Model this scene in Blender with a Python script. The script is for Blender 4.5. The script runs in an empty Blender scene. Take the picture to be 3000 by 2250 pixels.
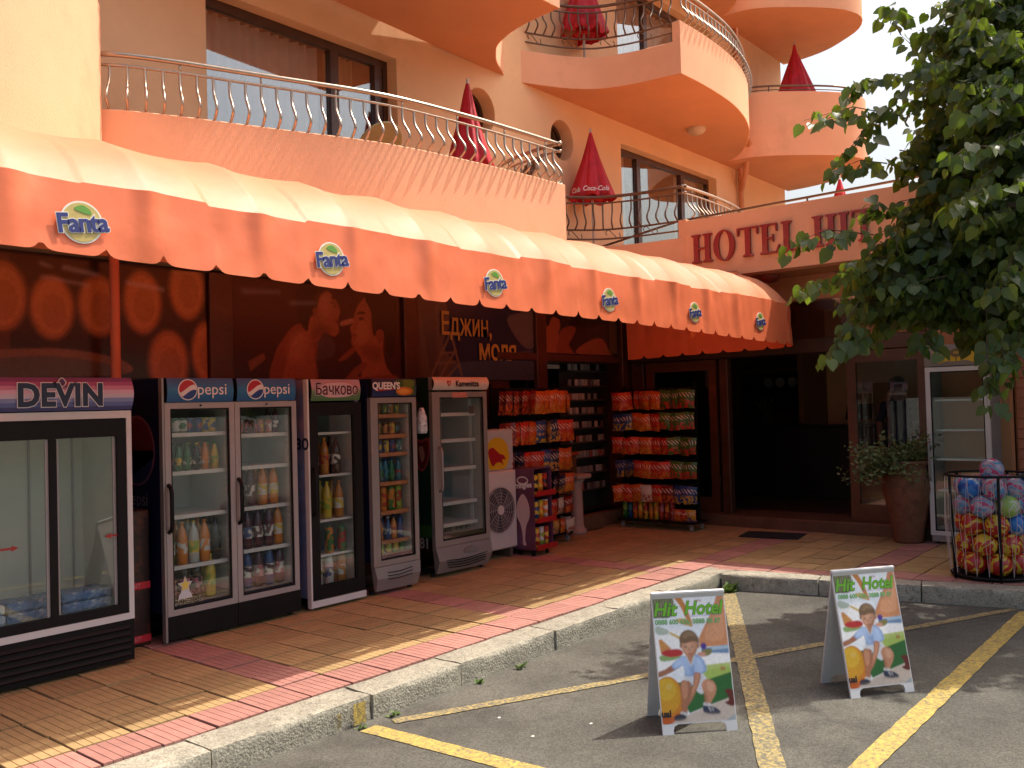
import bpy, bmesh, math, random
import numpy as np
from mathutils import Vector, Matrix, Euler, noise as mnoise
random.seed(7)
PI = math.pi
S = bpy.context.scene
COL = S.collection

# ---------------------------------------------------------------- camera
F_PX, ROLL, PITCH, HEAD = 2650.0, 0.028, math.atan(62/2650), math.radians(39.7)
EYE = Vector((0, 0, 1.85))
_V = Vector((math.cos(HEAD), math.sin(HEAD), 0)); _R = Vector((math.sin(HEAD), -math.cos(HEAD), 0)); _Z = Vector((0, 0, 1))
_F = _V*math.cos(PITCH) + _Z*math.sin(PITCH); _U = _Z*math.cos(PITCH) - _V*math.sin(PITCH)
_cr = _R*math.cos(ROLL) - _U*math.sin(ROLL); _cu = _R*math.sin(ROLL) + _U*math.cos(ROLL)
cam = bpy.data.cameras.new('camera'); cam.sensor_width = 36; cam.lens = F_PX/3000*36
cam.clip_start = 0.05; cam.clip_end = 3000
cam_o = bpy.data.objects.new('camera', cam); COL.objects.link(cam_o)
cam_o.matrix_world = Matrix(((_cr.x, _cu.x, -_F.x, EYE.x), (_cr.y, _cu.y, -_F.y, EYE.y), (_cr.z, _cu.z, -_F.z, EYE.z), (0, 0, 0, 1)))
S.camera = cam_o

# ---------------------------------------------------------------- sky, sun, exposure
SUN_DIR = Vector((0.525, -0.215, 1.0)).normalized()
W = bpy.data.worlds.new('World'); S.world = W; W.use_nodes = True
nt = W.node_tree; bg = nt.nodes['Background']
sky = nt.nodes.new('ShaderNodeTexSky'); sky.sky_type = 'NISHITA'; sky.sun_disc = False
sky.sun_elevation = math.asin(SUN_DIR.z); sky.sun_rotation = math.atan2(SUN_DIR.x, SUN_DIR.y)
sky.air_density = 1.3; sky.dust_density = 8.0; sky.ozone_density = 1.0
nt.links.new(sky.outputs[0], bg.inputs[0]); bg.inputs[1].default_value = 0.142
sun = bpy.data.lights.new('sun', 'SUN'); sun.energy = 3.5; sun.angle = math.radians(0.55); sun.color = (1.0, 0.93, 0.82)
sun_o = bpy.data.objects.new('sun', sun); COL.objects.link(sun_o)
sun_o.rotation_euler = SUN_DIR.to_track_quat('Z', 'Y').to_euler(); sun_o.location = (0, 0, 20)
S.view_settings.view_transform = 'Standard'; S.view_settings.look = 'None'
S.view_settings.exposure = 0.66; S.view_settings.gamma = 1.0; S.view_settings.use_curve_mapping = False
S.cycles.max_bounces = 8; S.cycles.transparent_max_bounces = 16

# ---------------------------------------------------------------- materials
MATS = {}
def _n(t, kind, **kw):
    n = t.nodes.new(kind)
    for k, v in kw.items(): setattr(n, k, v)
    return n
def mat(name, rgb, rough=0.6, metal=0.0, var=0.12, scale=6.0, bump=0.0, bscale=60.0, spec=0.5, coat=0.0, coord='Object', rnd=0.0, stain=None, stain_scale=3.0, stain_lo=.5, stain_hi=.65, trans=0.0, trcol=None):
    if name in MATS: return MATS[name]
    m = bpy.data.materials.new(name); m.use_nodes = True; t = m.node_tree; b = t.nodes['Principled BSDF']
    MATS[name] = m
    tc = _n(t, 'ShaderNodeTexCoord'); L = t.links.new
    b.inputs['Roughness'].default_value = rough; b.inputs['Metallic'].default_value = metal
    b.inputs['Specular IOR Level'].default_value = spec; b.inputs['Coat Weight'].default_value = coat
    c = (*rgb, 1)
    if var or rnd or stain:
        nz = _n(t, 'ShaderNodeTexNoise'); nz.inputs['Scale'].default_value = scale; nz.inputs['Detail'].default_value = 6; nz.inputs['Roughness'].default_value = .65
        L(tc.outputs[coord], nz.inputs['Vector'])
        mr = _n(t, 'ShaderNodeMapRange'); mr.inputs[1].default_value = .3; mr.inputs[2].default_value = .7; mr.inputs[3].default_value = 1-var; mr.inputs[4].default_value = 1+var
        L(nz.outputs['Fac'], mr.inputs[0]); f = mr.outputs[0]
        if rnd:
            oi = _n(t, 'ShaderNodeObjectInfo'); m2 = _n(t, 'ShaderNodeMapRange'); m2.inputs[3].default_value = 1-rnd; m2.inputs[4].default_value = 1+rnd
            L(oi.outputs['Random'], m2.inputs[0]); mm = _n(t, 'ShaderNodeMath', operation='MULTIPLY'); L(f, mm.inputs[0]); L(m2.outputs[0], mm.inputs[1]); f = mm.outputs[0]
        hs = _n(t, 'ShaderNodeVectorMath', operation='SCALE'); hs.inputs[0].default_value = rgb; L(f, hs.inputs['Scale']); out = hs.outputs[0]
        if stain:
            n2 = _n(t, 'ShaderNodeTexNoise'); n2.inputs['Scale'].default_value = stain_scale; n2.inputs['Detail'].default_value = 8; n2.inputs['Roughness'].default_value = .7
            L(tc.outputs[coord], n2.inputs['Vector'])
            r2 = _n(t, 'ShaderNodeMapRange'); r2.inputs[1].default_value = stain_lo; r2.inputs[2].default_value = stain_hi; L(n2.outputs['Fac'], r2.inputs[0])
            mx = _n(t, 'ShaderNodeMix', data_type='RGBA'); L(r2.outputs[0], mx.inputs[0]); L(out, mx.inputs[6]); mx.inputs[7].default_value = (*stain, 1); out = mx.outputs[2]
        L(out, b.inputs['Base Color'])
    else: b.inputs['Base Color'].default_value = c
    if bump:
        nb = _n(t, 'ShaderNodeTexNoise'); nb.inputs['Scale'].default_value = bscale; nb.inputs['Detail'].default_value = 5; L(tc.outputs[coord], nb.inputs['Vector'])
        bp = _n(t, 'ShaderNodeBump'); bp.inputs['Strength'].default_value = bump; bp.inputs['Distance'].default_value = .01; L(nb.outputs['Fac'], bp.inputs['Height']); L(bp.outputs[0], b.inputs['Normal'])
    if trans:
        tr = _n(t, 'ShaderNodeBsdfTranslucent')
        mx = _n(t, 'ShaderNodeMixShader'); mx.inputs[0].default_value = trans
        if trcol: tr.inputs[0].default_value = (*trcol, 1)
        elif var or rnd or stain: L(out, tr.inputs[0])
        else: tr.inputs[0].default_value = c
        L(b.outputs[0], mx.inputs[1]); L(tr.outputs[0], mx.inputs[2]); L(mx.outputs[0], t.nodes['Material Output'].inputs[0])
    return m
def glass(name, tint=(.92, .96, .95), refl=1.0, ior=1.5, rough=0.0):
    if name in MATS: return MATS[name]
    m = bpy.data.materials.new(name); m.use_nodes = True; t = m.node_tree; MATS[name] = m; L = t.links.new
    t.nodes.remove(t.nodes['Principled BSDF'])
    tr = _n(t, 'ShaderNodeBsdfTransparent'); tr.inputs[0].default_value = (*tint, 1)
    gl = _n(t, 'ShaderNodeBsdfGlossy'); gl.inputs['Roughness'].default_value = rough; gl.inputs[0].default_value = (refl, refl, refl, 1)
    lw = _n(t, 'ShaderNodeLayerWeight'); lw.inputs[0].default_value = .5; f0 = ((ior-1)/(ior+1))**2
    pw = _n(t, 'ShaderNodeMath', operation='POWER'); pw.inputs[1].default_value = 5; L(lw.outputs['Facing'], pw.inputs[0])
    fr = _n(t, 'ShaderNodeMapRange'); fr.inputs[3].default_value = f0; fr.inputs[4].default_value = 1; L(pw.outputs[0], fr.inputs[0])
    mx = _n(t, 'ShaderNodeMixShader'); L(fr.outputs[0], mx.inputs[0]); L(tr.outputs[0], mx.inputs[1]); L(gl.outputs[0], mx.inputs[2])
    L(mx.outputs[0], t.nodes['Material Output'].inputs[0])
    return m
def emis(name, rgb, st):
    if name in MATS: return MATS[name]
    m = bpy.data.materials.new(name); m.use_nodes = True; b = m.node_tree.nodes['Principled BSDF']; MATS[name] = m
    b.inputs['Base Color'].default_value = (*rgb, 1); b.inputs['Emission Color'].default_value = (*rgb, 1); b.inputs['Emission Strength'].default_value = st
    return m
def print_mat(rough=.35):
    nm = 'print_%d' % int(rough*100)
    if nm in MATS: return MATS[nm]
    m = bpy.data.materials.new(nm); m.use_nodes = True; t = m.node_tree; b = t.nodes['Principled BSDF']; MATS[nm] = m
    a = _n(t, 'ShaderNodeVertexColor', layer_name='Col'); t.links.new(a.outputs[0], b.inputs['Base Color']); b.inputs['Roughness'].default_value = rough
    return m
def lin(r, g, b):   # sRGB 0-255 to linear
    f = lambda c: c/255/12.92 if c <= 10 else ((c/255+.055)/1.055)**2.4
    return (f(r), f(g), f(b))

# ---------------------------------------------------------------- mesh builder
class MB:
    def __init__(s): s.v = []; s.f = []; s.c = []; s.mi = []; s.col = None; s.m = 0
    def add(s, vs, fs):
        o = len(s.v); s.v += [tuple(p) for p in vs]
        for q in fs: s.f.append([i+o for i in q]); s.c.append(s.col); s.mi.append(s.m)
        return s
    def box(s, x0, y0, z0, x1, y1, z1, skip=''):
        vs = [(x0,y0,z0),(x1,y0,z0),(x1,y1,z0),(x0,y1,z0),(x0,y0,z1),(x1,y0,z1),(x1,y1,z1),(x0,y1,z1)]
        fs = {'b':[3,2,1,0],'t':[4,5,6,7],'f':[0,1,5,4],'r':[1,2,6,5],'k':[2,3,7,6],'l':[3,0,4,7]}
        return s.add(vs, [q for k, q in fs.items() if k not in skip])
    def bbox(s, x0, y0, z0, x1, y1, z1, b=.01):     # box with chamfered edges
        bm = bmesh.new(); bmesh.ops.create_cube(bm, size=1)
        for v in bm.verts: v.co = Vector(((x0+x1)/2+v.co.x*(x1-x0), (y0+y1)/2+v.co.y*(y1-y0), (z0+z1)/2+v.co.z*(z1-z0)))
        bmesh.ops.bevel(bm, geom=bm.edges[:], offset=b, segments=1, affect='EDGES')
        bm.verts.index_update(); s.add([v.co for v in bm.verts], [[v.index for v in f.verts] for f in bm.faces]); bm.free(); return s
    def tube(s, pts, r, n=8, cap=True):
        pts = [Vector(p) for p in pts]; rs = r if isinstance(r, (list, tuple)) else [r]*len(pts)
        vs = []; fs = []; ref = None
        for i, p in enumerate(pts):
            a = pts[max(0, i-1)]; b = pts[min(len(pts)-1, i+1)]; t = (b-a).normalized()
            if ref is None: ref = t.orthogonal().normalized()
            ref = (ref - t*ref.dot(t)); ref = ref.normalized() if ref.length > 1e-6 else t.orthogonal().normalized()
            w = t.cross(ref)
            for k in range(n):
                an = 2*PI*k/n; vs.append(p + (ref*math.cos(an)+w*math.sin(an))*rs[i])
        for i in range(len(pts)-1):
            for k in range(n):
                a = i*n+k; b = i*n+(k+1) % n; fs.append([a, b, b+n, a+n])
        if cap: fs.append(list(range(n))[::-1]); fs.append([len(vs)-n+k for k in range(n)])
        return s.add(vs, fs)
    def lathe(s, prof, n=16, c=(0, 0, 0), cap=True, mod=None):
        vs = []; fs = []
        for i, (r, z) in enumerate(prof):
            for k in range(n):
                a = 2*PI*k/n; q = r*(mod(a, i) if mod else 1)
                vs.append((c[0]+q*math.cos(a), c[1]+q*math.sin(a), c[2]+z))
        for i in range(len(prof)-1):
            for k in range(n):
                a = i*n+k; b = i*n+(k+1) % n; fs.append([a, b, b+n, a+n])
        if cap: fs.append(list(range(n))[::-1]); fs.append([len(vs)-n+k for k in range(n)])
        return s.add(vs, fs)
    def prism(s, pts, a, b, axis='z'):   # polygon extruded along an axis from a to b
        n = len(pts)
        g = {'z': lambda p, h: (p[0], p[1], h), 'y': lambda p, h: (p[0], h, p[1]), 'x': lambda p, h: (h, p[0], p[1])}[axis]
        vs = [g(p, a) for p in pts]+[g(p, b) for p in pts]
        fs = [list(range(n))[::-1], [n+i for i in range(n)]]+[[i, (i+1) % n, n+(i+1) % n, n+i] for i in range(n)]
        return s.add(vs, fs)
    def sheet(s, rows):      # list of rows of points
        m = len(rows[0]); vs = [p for r in rows for p in r]
        return s.add(vs, [[i*m+j, i*m+j+1, (i+1)*m+j+1, (i+1)*m+j] for i in range(len(rows)-1) for j in range(m-1)])
    def poly(s, pts): return s.add(pts, [list(range(len(pts)))])
    def xf(s, M, start=0):
        for i in range(start, len(s.v)): s.v[i] = tuple(M @ Vector(s.v[i]))
        return s
    def mesh(s, name, recalc=True):
        me = bpy.data.meshes.new(name); me.from_pydata(s.v, [], s.f)
        if recalc:
            bm = bmesh.new(); bm.from_mesh(me); bmesh.ops.recalc_face_normals(bm, faces=bm.faces); bm.to_mesh(me); bm.free()
        if any(c is not None for c in s.c):
            at = me.color_attributes.new('Col', 'FLOAT_COLOR', 'CORNER')
            for p in me.polygons:
                c = s.c[p.index] or (.5, .5, .5)
                for li in p.loop_indices: at.data[li].color = (*c, 1)
        if any(s.mi): me.polygons.foreach_set('material_index', s.mi)
        return me
def link(o, parent=None):
    COL.objects.link(o)
    if parent is not None: o.parent = parent
    return o
def obj(name, mb, m, parent=None, smooth=False, world=False, recalc=True, loc=None, rot=None):
    if isinstance(mb, MB):
        if world and parent is not None: mb.xf(Matrix.Translation(-parent.location))
        me = mb.mesh(name, recalc)
    else: me = mb
    if m is not None and not me.materials:
        for q in (m if isinstance(m, (list, tuple)) else [m]): me.materials.append(q)
    if smooth: me.polygons.foreach_set('use_smooth', [True]*len(me.polygons))
    o = bpy.data.objects.new(name, me)
    if loc is not None: o.location = loc
    if rot is not None: o.rotation_euler = rot
    return link(o, parent)
def smooth_angle(o, ang=40):
    me = o.data; me.polygons.foreach_set('use_smooth', [True]*len(me.polygons))
    bm = bmesh.new(); bm.from_mesh(me)
    for e in bm.edges:
        if len(e.link_faces) == 2 and e.calc_face_angle(0) > math.radians(ang): e.smooth = False
    bm.to_mesh(me); bm.free(); return o
def tag(o, label, cat, group=None):
    o['label'] = label; o['category'] = cat
    if group: o['group'] = group
    return o
def thing(name, label, cat, loc=(0, 0, 0), rotz=0, group=None):
    o = bpy.data.objects.new(name, None); o.empty_display_size = .1; COL.objects.link(o)
    o.location = loc; o.rotation_euler = (0, 0, rotz); return tag(o, label, cat, group)
def copy_tree(o, parent=None):
    c = o.copy(); COL.objects.link(c); c.parent = parent
    for ch in list(o.children): copy_tree(ch, c)
    return c
def structure(o): o['kind'] = 'structure'; return o
# ---- text
def text_mesh(body, size=.1, ext=.002, bold=0.0, shear=0.0, align='CENTER', spacing=1.0, sx=1.0):
    cu = bpy.data.curves.new('t', 'FONT'); cu.body = body; cu.size = size; cu.extrude = ext; cu.offset = bold; cu.shear = shear
    cu.align_x = align; cu.align_y = 'CENTER'; cu.space_character = spacing; cu.resolution_u = 3
    o = bpy.data.objects.new('t', cu); COL.objects.link(o)
    dg = bpy.context.evaluated_depsgraph_get(); me = bpy.data.meshes.new_from_object(o.evaluated_get(dg))
    bpy.data.objects.remove(o); bpy.data.curves.remove(cu); me.materials.clear()
    if sx != 1: me.transform(Matrix.Diagonal((sx, 1, 1, 1)))
    return me
def text(name, body, m, parent, loc, size=.1, rot=(PI/2, 0, 0), **kw):
    return obj(name, text_mesh(body, size, **kw), m, parent, loc=loc, rot=rot)
# ---- flat art: list of (rgb, points in u right / v down), drawn on the local x-z plane facing -y
def sm(pts, n=5):
    out = []; k = len(pts)
    for i in range(k):
        p0, p1, p2, p3 = pts[i-1], pts[i], pts[(i+1) % k], pts[(i+2) % k]
        for j in range(n):
            t = j/n; t2 = t*t; t3 = t2*t
            out.append(tuple(.5*(2*b+(c-a)*t+(2*a-5*b+4*c-d)*t2+(-a+3*b-3*c+d)*t3) for a, b, c, d in zip(p0, p1, p2, p3)))
    return out
def el(cx, cy, rx, ry, n=20, a0=0, a1=2*PI, rot=0):
    full = abs(a1-a0-2*PI) < 1e-6; k = n if full else n+1; o = []
    for i in range(k):
        a = a0+(a1-a0)*i/n; x = rx*math.cos(a); y = ry*math.sin(a)
        o.append((cx+x*math.cos(rot)-y*math.sin(rot), cy+x*math.sin(rot)+y*math.cos(rot)))
    return o
def clip01(pts, u0=0, u1=1, v0=0, v1=1):
    for ax, lim, sg in ((0, u0, 1), (0, u1, -1), (1, v0, 1), (1, v1, -1)):
        o = []
        for i in range(len(pts)):
            a, b = pts[i-1], pts[i]; da = (a[ax]-lim)*sg; db = (b[ax]-lim)*sg
            if (da >= 0) != (db >= 0):
                t = da/(da-db); o.append((a[0]+(b[0]-a[0])*t, a[1]+(b[1]-a[1])*t))
            if db >= 0: o.append(b)
        pts = o
        if len(pts) < 3: return []
    return pts
def art(items, x0, z0, w, h, y=0.0, step=.0005, clip=True):
    mb = MB(); k = 0
    for rgb, pts in items:
        if clip: pts = clip01(pts)
        if len(pts) < 3: continue
        mb.col = rgb; mb.poly([(x0+u*w, y-k*step, z0+h*(1-v)) for u, v in pts]); k += 1
    # all faces look toward -y
    for f in mb.f:
        a = sum((mb.v[f[i]][0]*mb.v[f[(i+1) % len(f)]][2]-mb.v[f[(i+1) % len(f)]][0]*mb.v[f[i]][2]) for i in range(len(f)))
        if a < 0: f.reverse()
    return mb
def obj_art(name, mb, parent, rough=.35, **kw): return obj(name, mb, print_mat(rough), parent, recalc=False, **kw)
def rc(u0, v0, u1, v1): return [(u0, v0), (u1, v0), (u1, v1), (u0, v1)]

# ---- printed pictures with soft edges: shapes are composited on a fine grid and stored as the print's own colours
def _blur(a, sg):
    r = int(math.ceil(sg*2.5)); k = np.exp(-.5*(np.arange(-r, r+1)/max(sg, .01))**2); k /= k.sum()
    b = np.pad(a, ((r, r), (0, 0)), 'edge'); a = sum(k[i]*b[i:i+a.shape[0]] for i in range(2*r+1))
    b = np.pad(a, ((0, 0), (r, r)), 'edge'); return sum(k[i]*b[:, i:i+a.shape[1]] for i in range(2*r+1))
def photo_mesh(items, x0, z0, w, h, y, nx, ny, sigma=.6, grain=.04, seed=1):
    U, V = np.meshgrid((np.arange(nx+1))/nx, np.arange(ny+1)/ny); img = np.zeros((ny+1, nx+1, 3)); img[:] = items[0][0]
    for it in items:
        rgb, pts = it[0], it[1]; sg = it[2] if len(it) > 2 else sigma; op = it[3] if len(it) > 3 else 1.0
        m = np.zeros(U.shape)
        for dx, dy in ((-.25, -.25), (.25, -.25), (-.25, .25), (.25, .25)):
            u = U+dx/nx; v = V+dy/ny; ins = np.zeros(U.shape, bool)
            for i in range(len(pts)):
                (ax, ay), (bx, by) = pts[i-1], pts[i]
                if ay == by: continue
                c = ((ay > v) != (by > v)) & (u < (bx-ax)*(v-ay)/(by-ay)+ax); ins ^= c
            m += ins*.25
        if sg > .3: m = _blur(m, sg)
        m = (m*op)[..., None]; img = img*(1-m)+np.array(rgb)*m
    rs = np.random.RandomState(seed); img *= 1+grain*_blur(rs.randn(*U.shape), .8)[..., None]*2; img = np.clip(img, .002, .95)
    vs = np.stack([x0+U*w, np.full(U.shape, y), z0+h*(1-V)], -1).reshape(-1, 3)
    idx = np.arange((nx+1)*(ny+1)).reshape(ny+1, nx+1); f = np.stack([idx[1:, :-1], idx[1:, 1:], idx[:-1, 1:], idx[:-1, :-1]], -1).reshape(-1, 4)
    me = bpy.data.meshes.new('print'); me.from_pydata(vs.tolist(), [], f.tolist()); at = me.color_attributes.new('Col', 'FLOAT_COLOR', 'POINT')
    at.data.foreach_set('color', np.concatenate([img.reshape(-1, 3), np.ones((len(vs), 1))], 1).astype(np.float32).ravel()); return me
# ================================================================ ground
ASPH = mat('asphalt', (.108, .104, .088), .9, var=.28, scale=1.3, bump=.9, bscale=170, spec=.3, stain=(.062, .06, .052), stain_scale=1.4, stain_lo=.5, stain_hi=.72)
def add_grain(m, scale, lo, hi):
    t = m.node_tree; b = t.nodes['Principled BSDF']; L = t.links.new; src = b.inputs['Base Color'].links[0].from_socket
    tc = [n for n in t.nodes if n.type == 'TEX_COORD'][0]
    v = _n(t, 'ShaderNodeTexVoronoi'); v.inputs['Scale'].default_value = scale; L(tc.outputs['Object'], v.inputs['Vector'])
    r = _n(t, 'ShaderNodeSeparateColor'); L(v.outputs['Color'], r.inputs[0])
    mr = _n(t, 'ShaderNodeMapRange'); mr.inputs[3].default_value = lo; mr.inputs[4].default_value = hi; L(r.outputs[0], mr.inputs[0])
    sc = _n(t, 'ShaderNodeVectorMath', operation='SCALE'); L(src, sc.inputs[0]); L(mr.outputs[0], sc.inputs['Scale']); L(sc.outputs[0], b.inputs['Base Color'])
add_grain(ASPH, 110, .72, 1.3)
mb = MB()
g = [-400, -60, -12, -4, 0, 4, 8, 12, 20, 60, 400]
mb.sheet([[(x, y, 0) for x in g] for y in g])
structure(obj('asphalt_ground', mb, ASPH))

# painted bay lines, worn
def paint_mat(name, rgb, lo, hi):
    m = mat(name, rgb, .75, var=.15, scale=14, stain=(.105, .10, .08), stain_scale=42, stain_lo=lo, stain_hi=hi, bump=.5, bscale=150)
    return m
YEL = paint_mat('yellow_road_paint', (.47, .34, .075), .44, .66)
YELW = paint_mat('yellow_road_paint_worn', (.44, .33, .10), .36, .58)
SZ = [.003]
def stripe(a, b, w, m, label):
    SZ[0] += .0012
    a = Vector((*a, 0)); b = Vector((*b, 0)); d = (b-a).normalized(); n = Vector((-d.y, d.x, 0)); L = (b-a).length; k = int(L/.06)
    l = []; r = []
    for i in range(k+1):
        p = a+d*L*i/k; j = .008*mnoise.noise(Vector((p.x*9, p.y*9, w*50))); q = .008*mnoise.noise(Vector((p.x*9, p.y*9, 7)))
        l.append(tuple(p+n*(w/2+j)+_Z*SZ[0])); r.append(tuple(p-n*(w/2+q)+_Z*SZ[0]))
    o = obj('painted_line', MB().sheet([r, l]), m); structure(o); o['label'] = label; return o
stripe((3.50, 4.06), (3.64, 2.0), .125, YEL, 'thick yellow painted bay line leaving the kerb')
stripe((3.66, 4.02), (8.62, 1.69), .085, YELW, 'thin faded yellow diagonal line across the bay')
stripe((8.02, 4.03), (4.1, 1.84), .13, YELW, 'wide yellow diagonal line running from the kerb corner')
stripe((8.55, 1.58), (3.3, 1.60), .125, YEL, 'wide yellow line along the open side of the bay')

# ================================================================ pavement
def kx(y): return 8.05+(4.15-y)*.24         # front line of the kerb by the entrance
TILE = .315; X0 = 2.126; Y0 = 4.43
MORT = mat('mortar', (.085, .07, .055), .95, var=.3, scale=9, bump=.6, bscale=90)
mb = MB(); mb.prism([(-3, 4.3), (8.2, 4.3), (kx(-3)+.12, -3), (12, -3), (12, 10.5), (-3, 10.5)], -.05, .136)
pave = structure(obj('pavement', mb, MORT))
TAN = mat('tan_paving', (.38, .255, .112), .8, var=.16, scale=7, bump=.35, bscale=110, rnd=.16, stain=(.20, .13, .075), stain_scale=5, stain_lo=.58, stain_hi=.85)
PNK = mat('pink_paving', (.39, .185, .15), .8, var=.16, scale=7, bump=.35, bscale=110, rnd=.15, stain=(.22, .11, .09), stain_scale=5, stain_lo=.58, stain_hi=.85)
RIBS = 6
def tile_mesh(poly=None):
    mb = MB(); w = TILE-.013; rw = w/RIBS
    for i in range(RIBS):
        r = [(-w/2+i*rw+.0022, -w/2), (-w/2+(i+1)*rw-.0022, -w/2), (-w/2+(i+1)*rw-.0022, w/2), (-w/2+i*rw+.0022, w/2)]
        if poly: r = poly(r)
        if len(r) < 3: continue
        n = len(r); mb.add([(x, y, -.02) for x, y in r]+[(x, y, 0) for x, y in r], [[n+q for q in range(n)]]+[[q, (q+1) % n, n+(q+1) % n, n+q] for q in range(n)])
    r = [(-w/2, -w/2), (w/2, -w/2), (w/2, w/2), (-w/2, w/2)]
    if poly: r = poly(r)
    if len(r) >= 3: mb.poly([(x, y, -.004) for x, y in r])
    return mb
def clip_half(pts, f):
    o = []
    for i in range(len(pts)):
        a, b = pts[i-1], pts[i]; da, db = f(a), f(b)
        if (da >= 0) != (db >= 0): t = da/(da-db); o.append((a[0]+(b[0]-a[0])*t, a[1]+(b[1]-a[1])*t))
        if db >= 0: o.append(b)
    return o
TM = {}
for nm, m in (('tan', TAN), ('pink', PNK)):
    TM[nm] = tile_mesh().mesh('paving_tile_'+nm, True); TM[nm].materials.append(m)
cells = []
for k in range(-4, 30):
    for j in range(-12, 9):
        cx, cy = X0+(k+.5)*TILE, Y0+(j+.5)*TILE
        if cx > 11.33 or (cy > 6.75 and cx < 7.0) or (cx < 10.2 and cy > 7.1): continue
        if j < 0 and cx < kx(cy)+.27-.3: continue
        pink = (j == 0 or k in (-3, 4, 11, 18) or (j < 0 and (cx < kx(cy)+.27+.30 or j in (-5, -10))))
        if j >= 1 and k > 19: pink = False
        full = not (j < 0 and cx-TILE/2 < kx(cy-TILE/2)+.27)
        cells.append(((cx-3.0)**2+(cy-2)**2, cx, cy, pink, full))
cells.sort(); rest = MB(); restm = []
for i, (_, cx, cy, pink, full) in enumerate(cells):
    rx, ry, dz = random.gauss(0, .006), random.gauss(0, .006), random.uniform(-.003, .003)
    M = Matrix.Translation((cx, cy, .150+dz)) @ Euler((rx, ry, random.gauss(0, .006))).to_matrix().to_4x4()
    if full and i < 300:
        o = obj('paving_tile', TM['pink' if pink else 'tan'], None, pave); o.matrix_basis = M
    else:
        t = tile_mesh(None if full else (lambda r: clip_half(r, lambda p: (p[0]+cx)-(kx(p[1]+cy)+.275))))
        t.xf(M)
        if i < 300 and t.v: obj('paving_tile', t, PNK if pink else TAN, pave)
        elif t.v: rest.m = 1 if pink else 0; rest.add(t.v, t.f)
if rest.v: o = obj('far_paving_tiles', rest, [TAN, PNK], pave); o['kind'] = 'stuff'

# kerb
KERB = mat('kerb_concrete', (.33, .31, .245), .95, var=.22, scale=6, bump=.9, bscale=70, stain=(.15, .14, .11), stain_scale=26, stain_lo=.54, stain_hi=.66, rnd=.08)
add_grain(KERB, 90, .8, 1.15)
kerb = structure(obj('kerb', MB().prism([(-3, 4.2), (8.1, 4.2), (kx(-3)+.06, -3), (kx(-3)+.2, -3), (8.25, 4.36), (-3, 4.36)], -.08, .10), MORT))
def kerb_stone(a, b, w, seed):
    a = Vector((*a, 0)); b = Vector((*b, 0)); d = (b-a).normalized(); n = Vector((d.y, -d.x, 0)); L = (b-a).length
    bm = bmesh.new(); bmesh.ops.create_cube(bm, size=1); bmesh.ops.subdivide_edges(bm, edges=bm.edges[:], cuts=7, use_grid_fill=True)
    for v in bm.verts:
        u = v.co.copy(); e = sum(1 for c in u if abs(abs(c)-.5) < 1e-4)
        x = (u.x+.5)*(L-.007)+.0035; y = (u.y+.5)*w; z = -.12+(u.z+.5)*.272
        if e >= 2:
            x -= math.copysign(.004, u.x)*(abs(u.x) > .49); y -= math.copysign(.007, u.y)*(abs(u.y) > .49); z -= math.copysign(.007, u.z)*(abs(u.z) > .49)
        p = a+d*x-n*y; p.z = z
        q = Vector((p.x*7, p.y*7, p.z*7+seed)); amp = .006+(.012 if e >= 2 else 0)*max(0, mnoise.noise(q*1.7))
        p += Vector((mnoise.noise(q), mnoise.noise(q+Vector((5, 1, 2))), mnoise.noise(q+Vector((1, 8, 3))) if u.z > -.4 else 0))*amp
        v.co = p
    me = bpy.data.meshes.new('kerb_stone'); bm.to_mesh(me); bm.free()
    o = obj('kerb_stone', me, KERB, kerb); smooth_angle(o, 60); return o
xs = [-1.9, -.9, .1, .95, 1.9, 2.55, 3.62, 4.40, 5.44, 6.3, 7.1, 8.09]
for i in range(len(xs)-1): kerb_stone((xs[i], 4.15+.01*(i % 2)), (xs[i+1], 4.15+.01*(i % 2)), .265, i)
ys = [4.13, 3.25, 2.4, 1.5, .5, -.5, -1.5, -2.6]
for i in range(len(ys)-1): kerb_stone((kx(ys[i])+.02, ys[i]), (kx(ys[i+1])+.02, ys[i+1]), .26, 40+i)
mb = MB(); mb.prism([(8.06, 4.165), (8.36, 4.11), (8.36, 4.41), (8.06, 4.41)], -.1, .148); obj('kerb_corner_stone', mb, KERB, kerb)
# yellow marks painted on the kerb face
mb = MB(); mb.sheet([[(x, 4.134+.002*math.sin(x*60), z) for x in (3.455, 3.48, 3.51, 3.545)] for z in (.012, .05, .09, .135)]); obj('kerb_paint', mb, YEL, kerb)
mb = MB(); mb.sheet([[(x, 4.136, z) for x in (3.335, 3.35, 3.365)] for z in (.03, .06, .11)]); obj('kerb_paint', mb, YELW, kerb)
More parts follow.
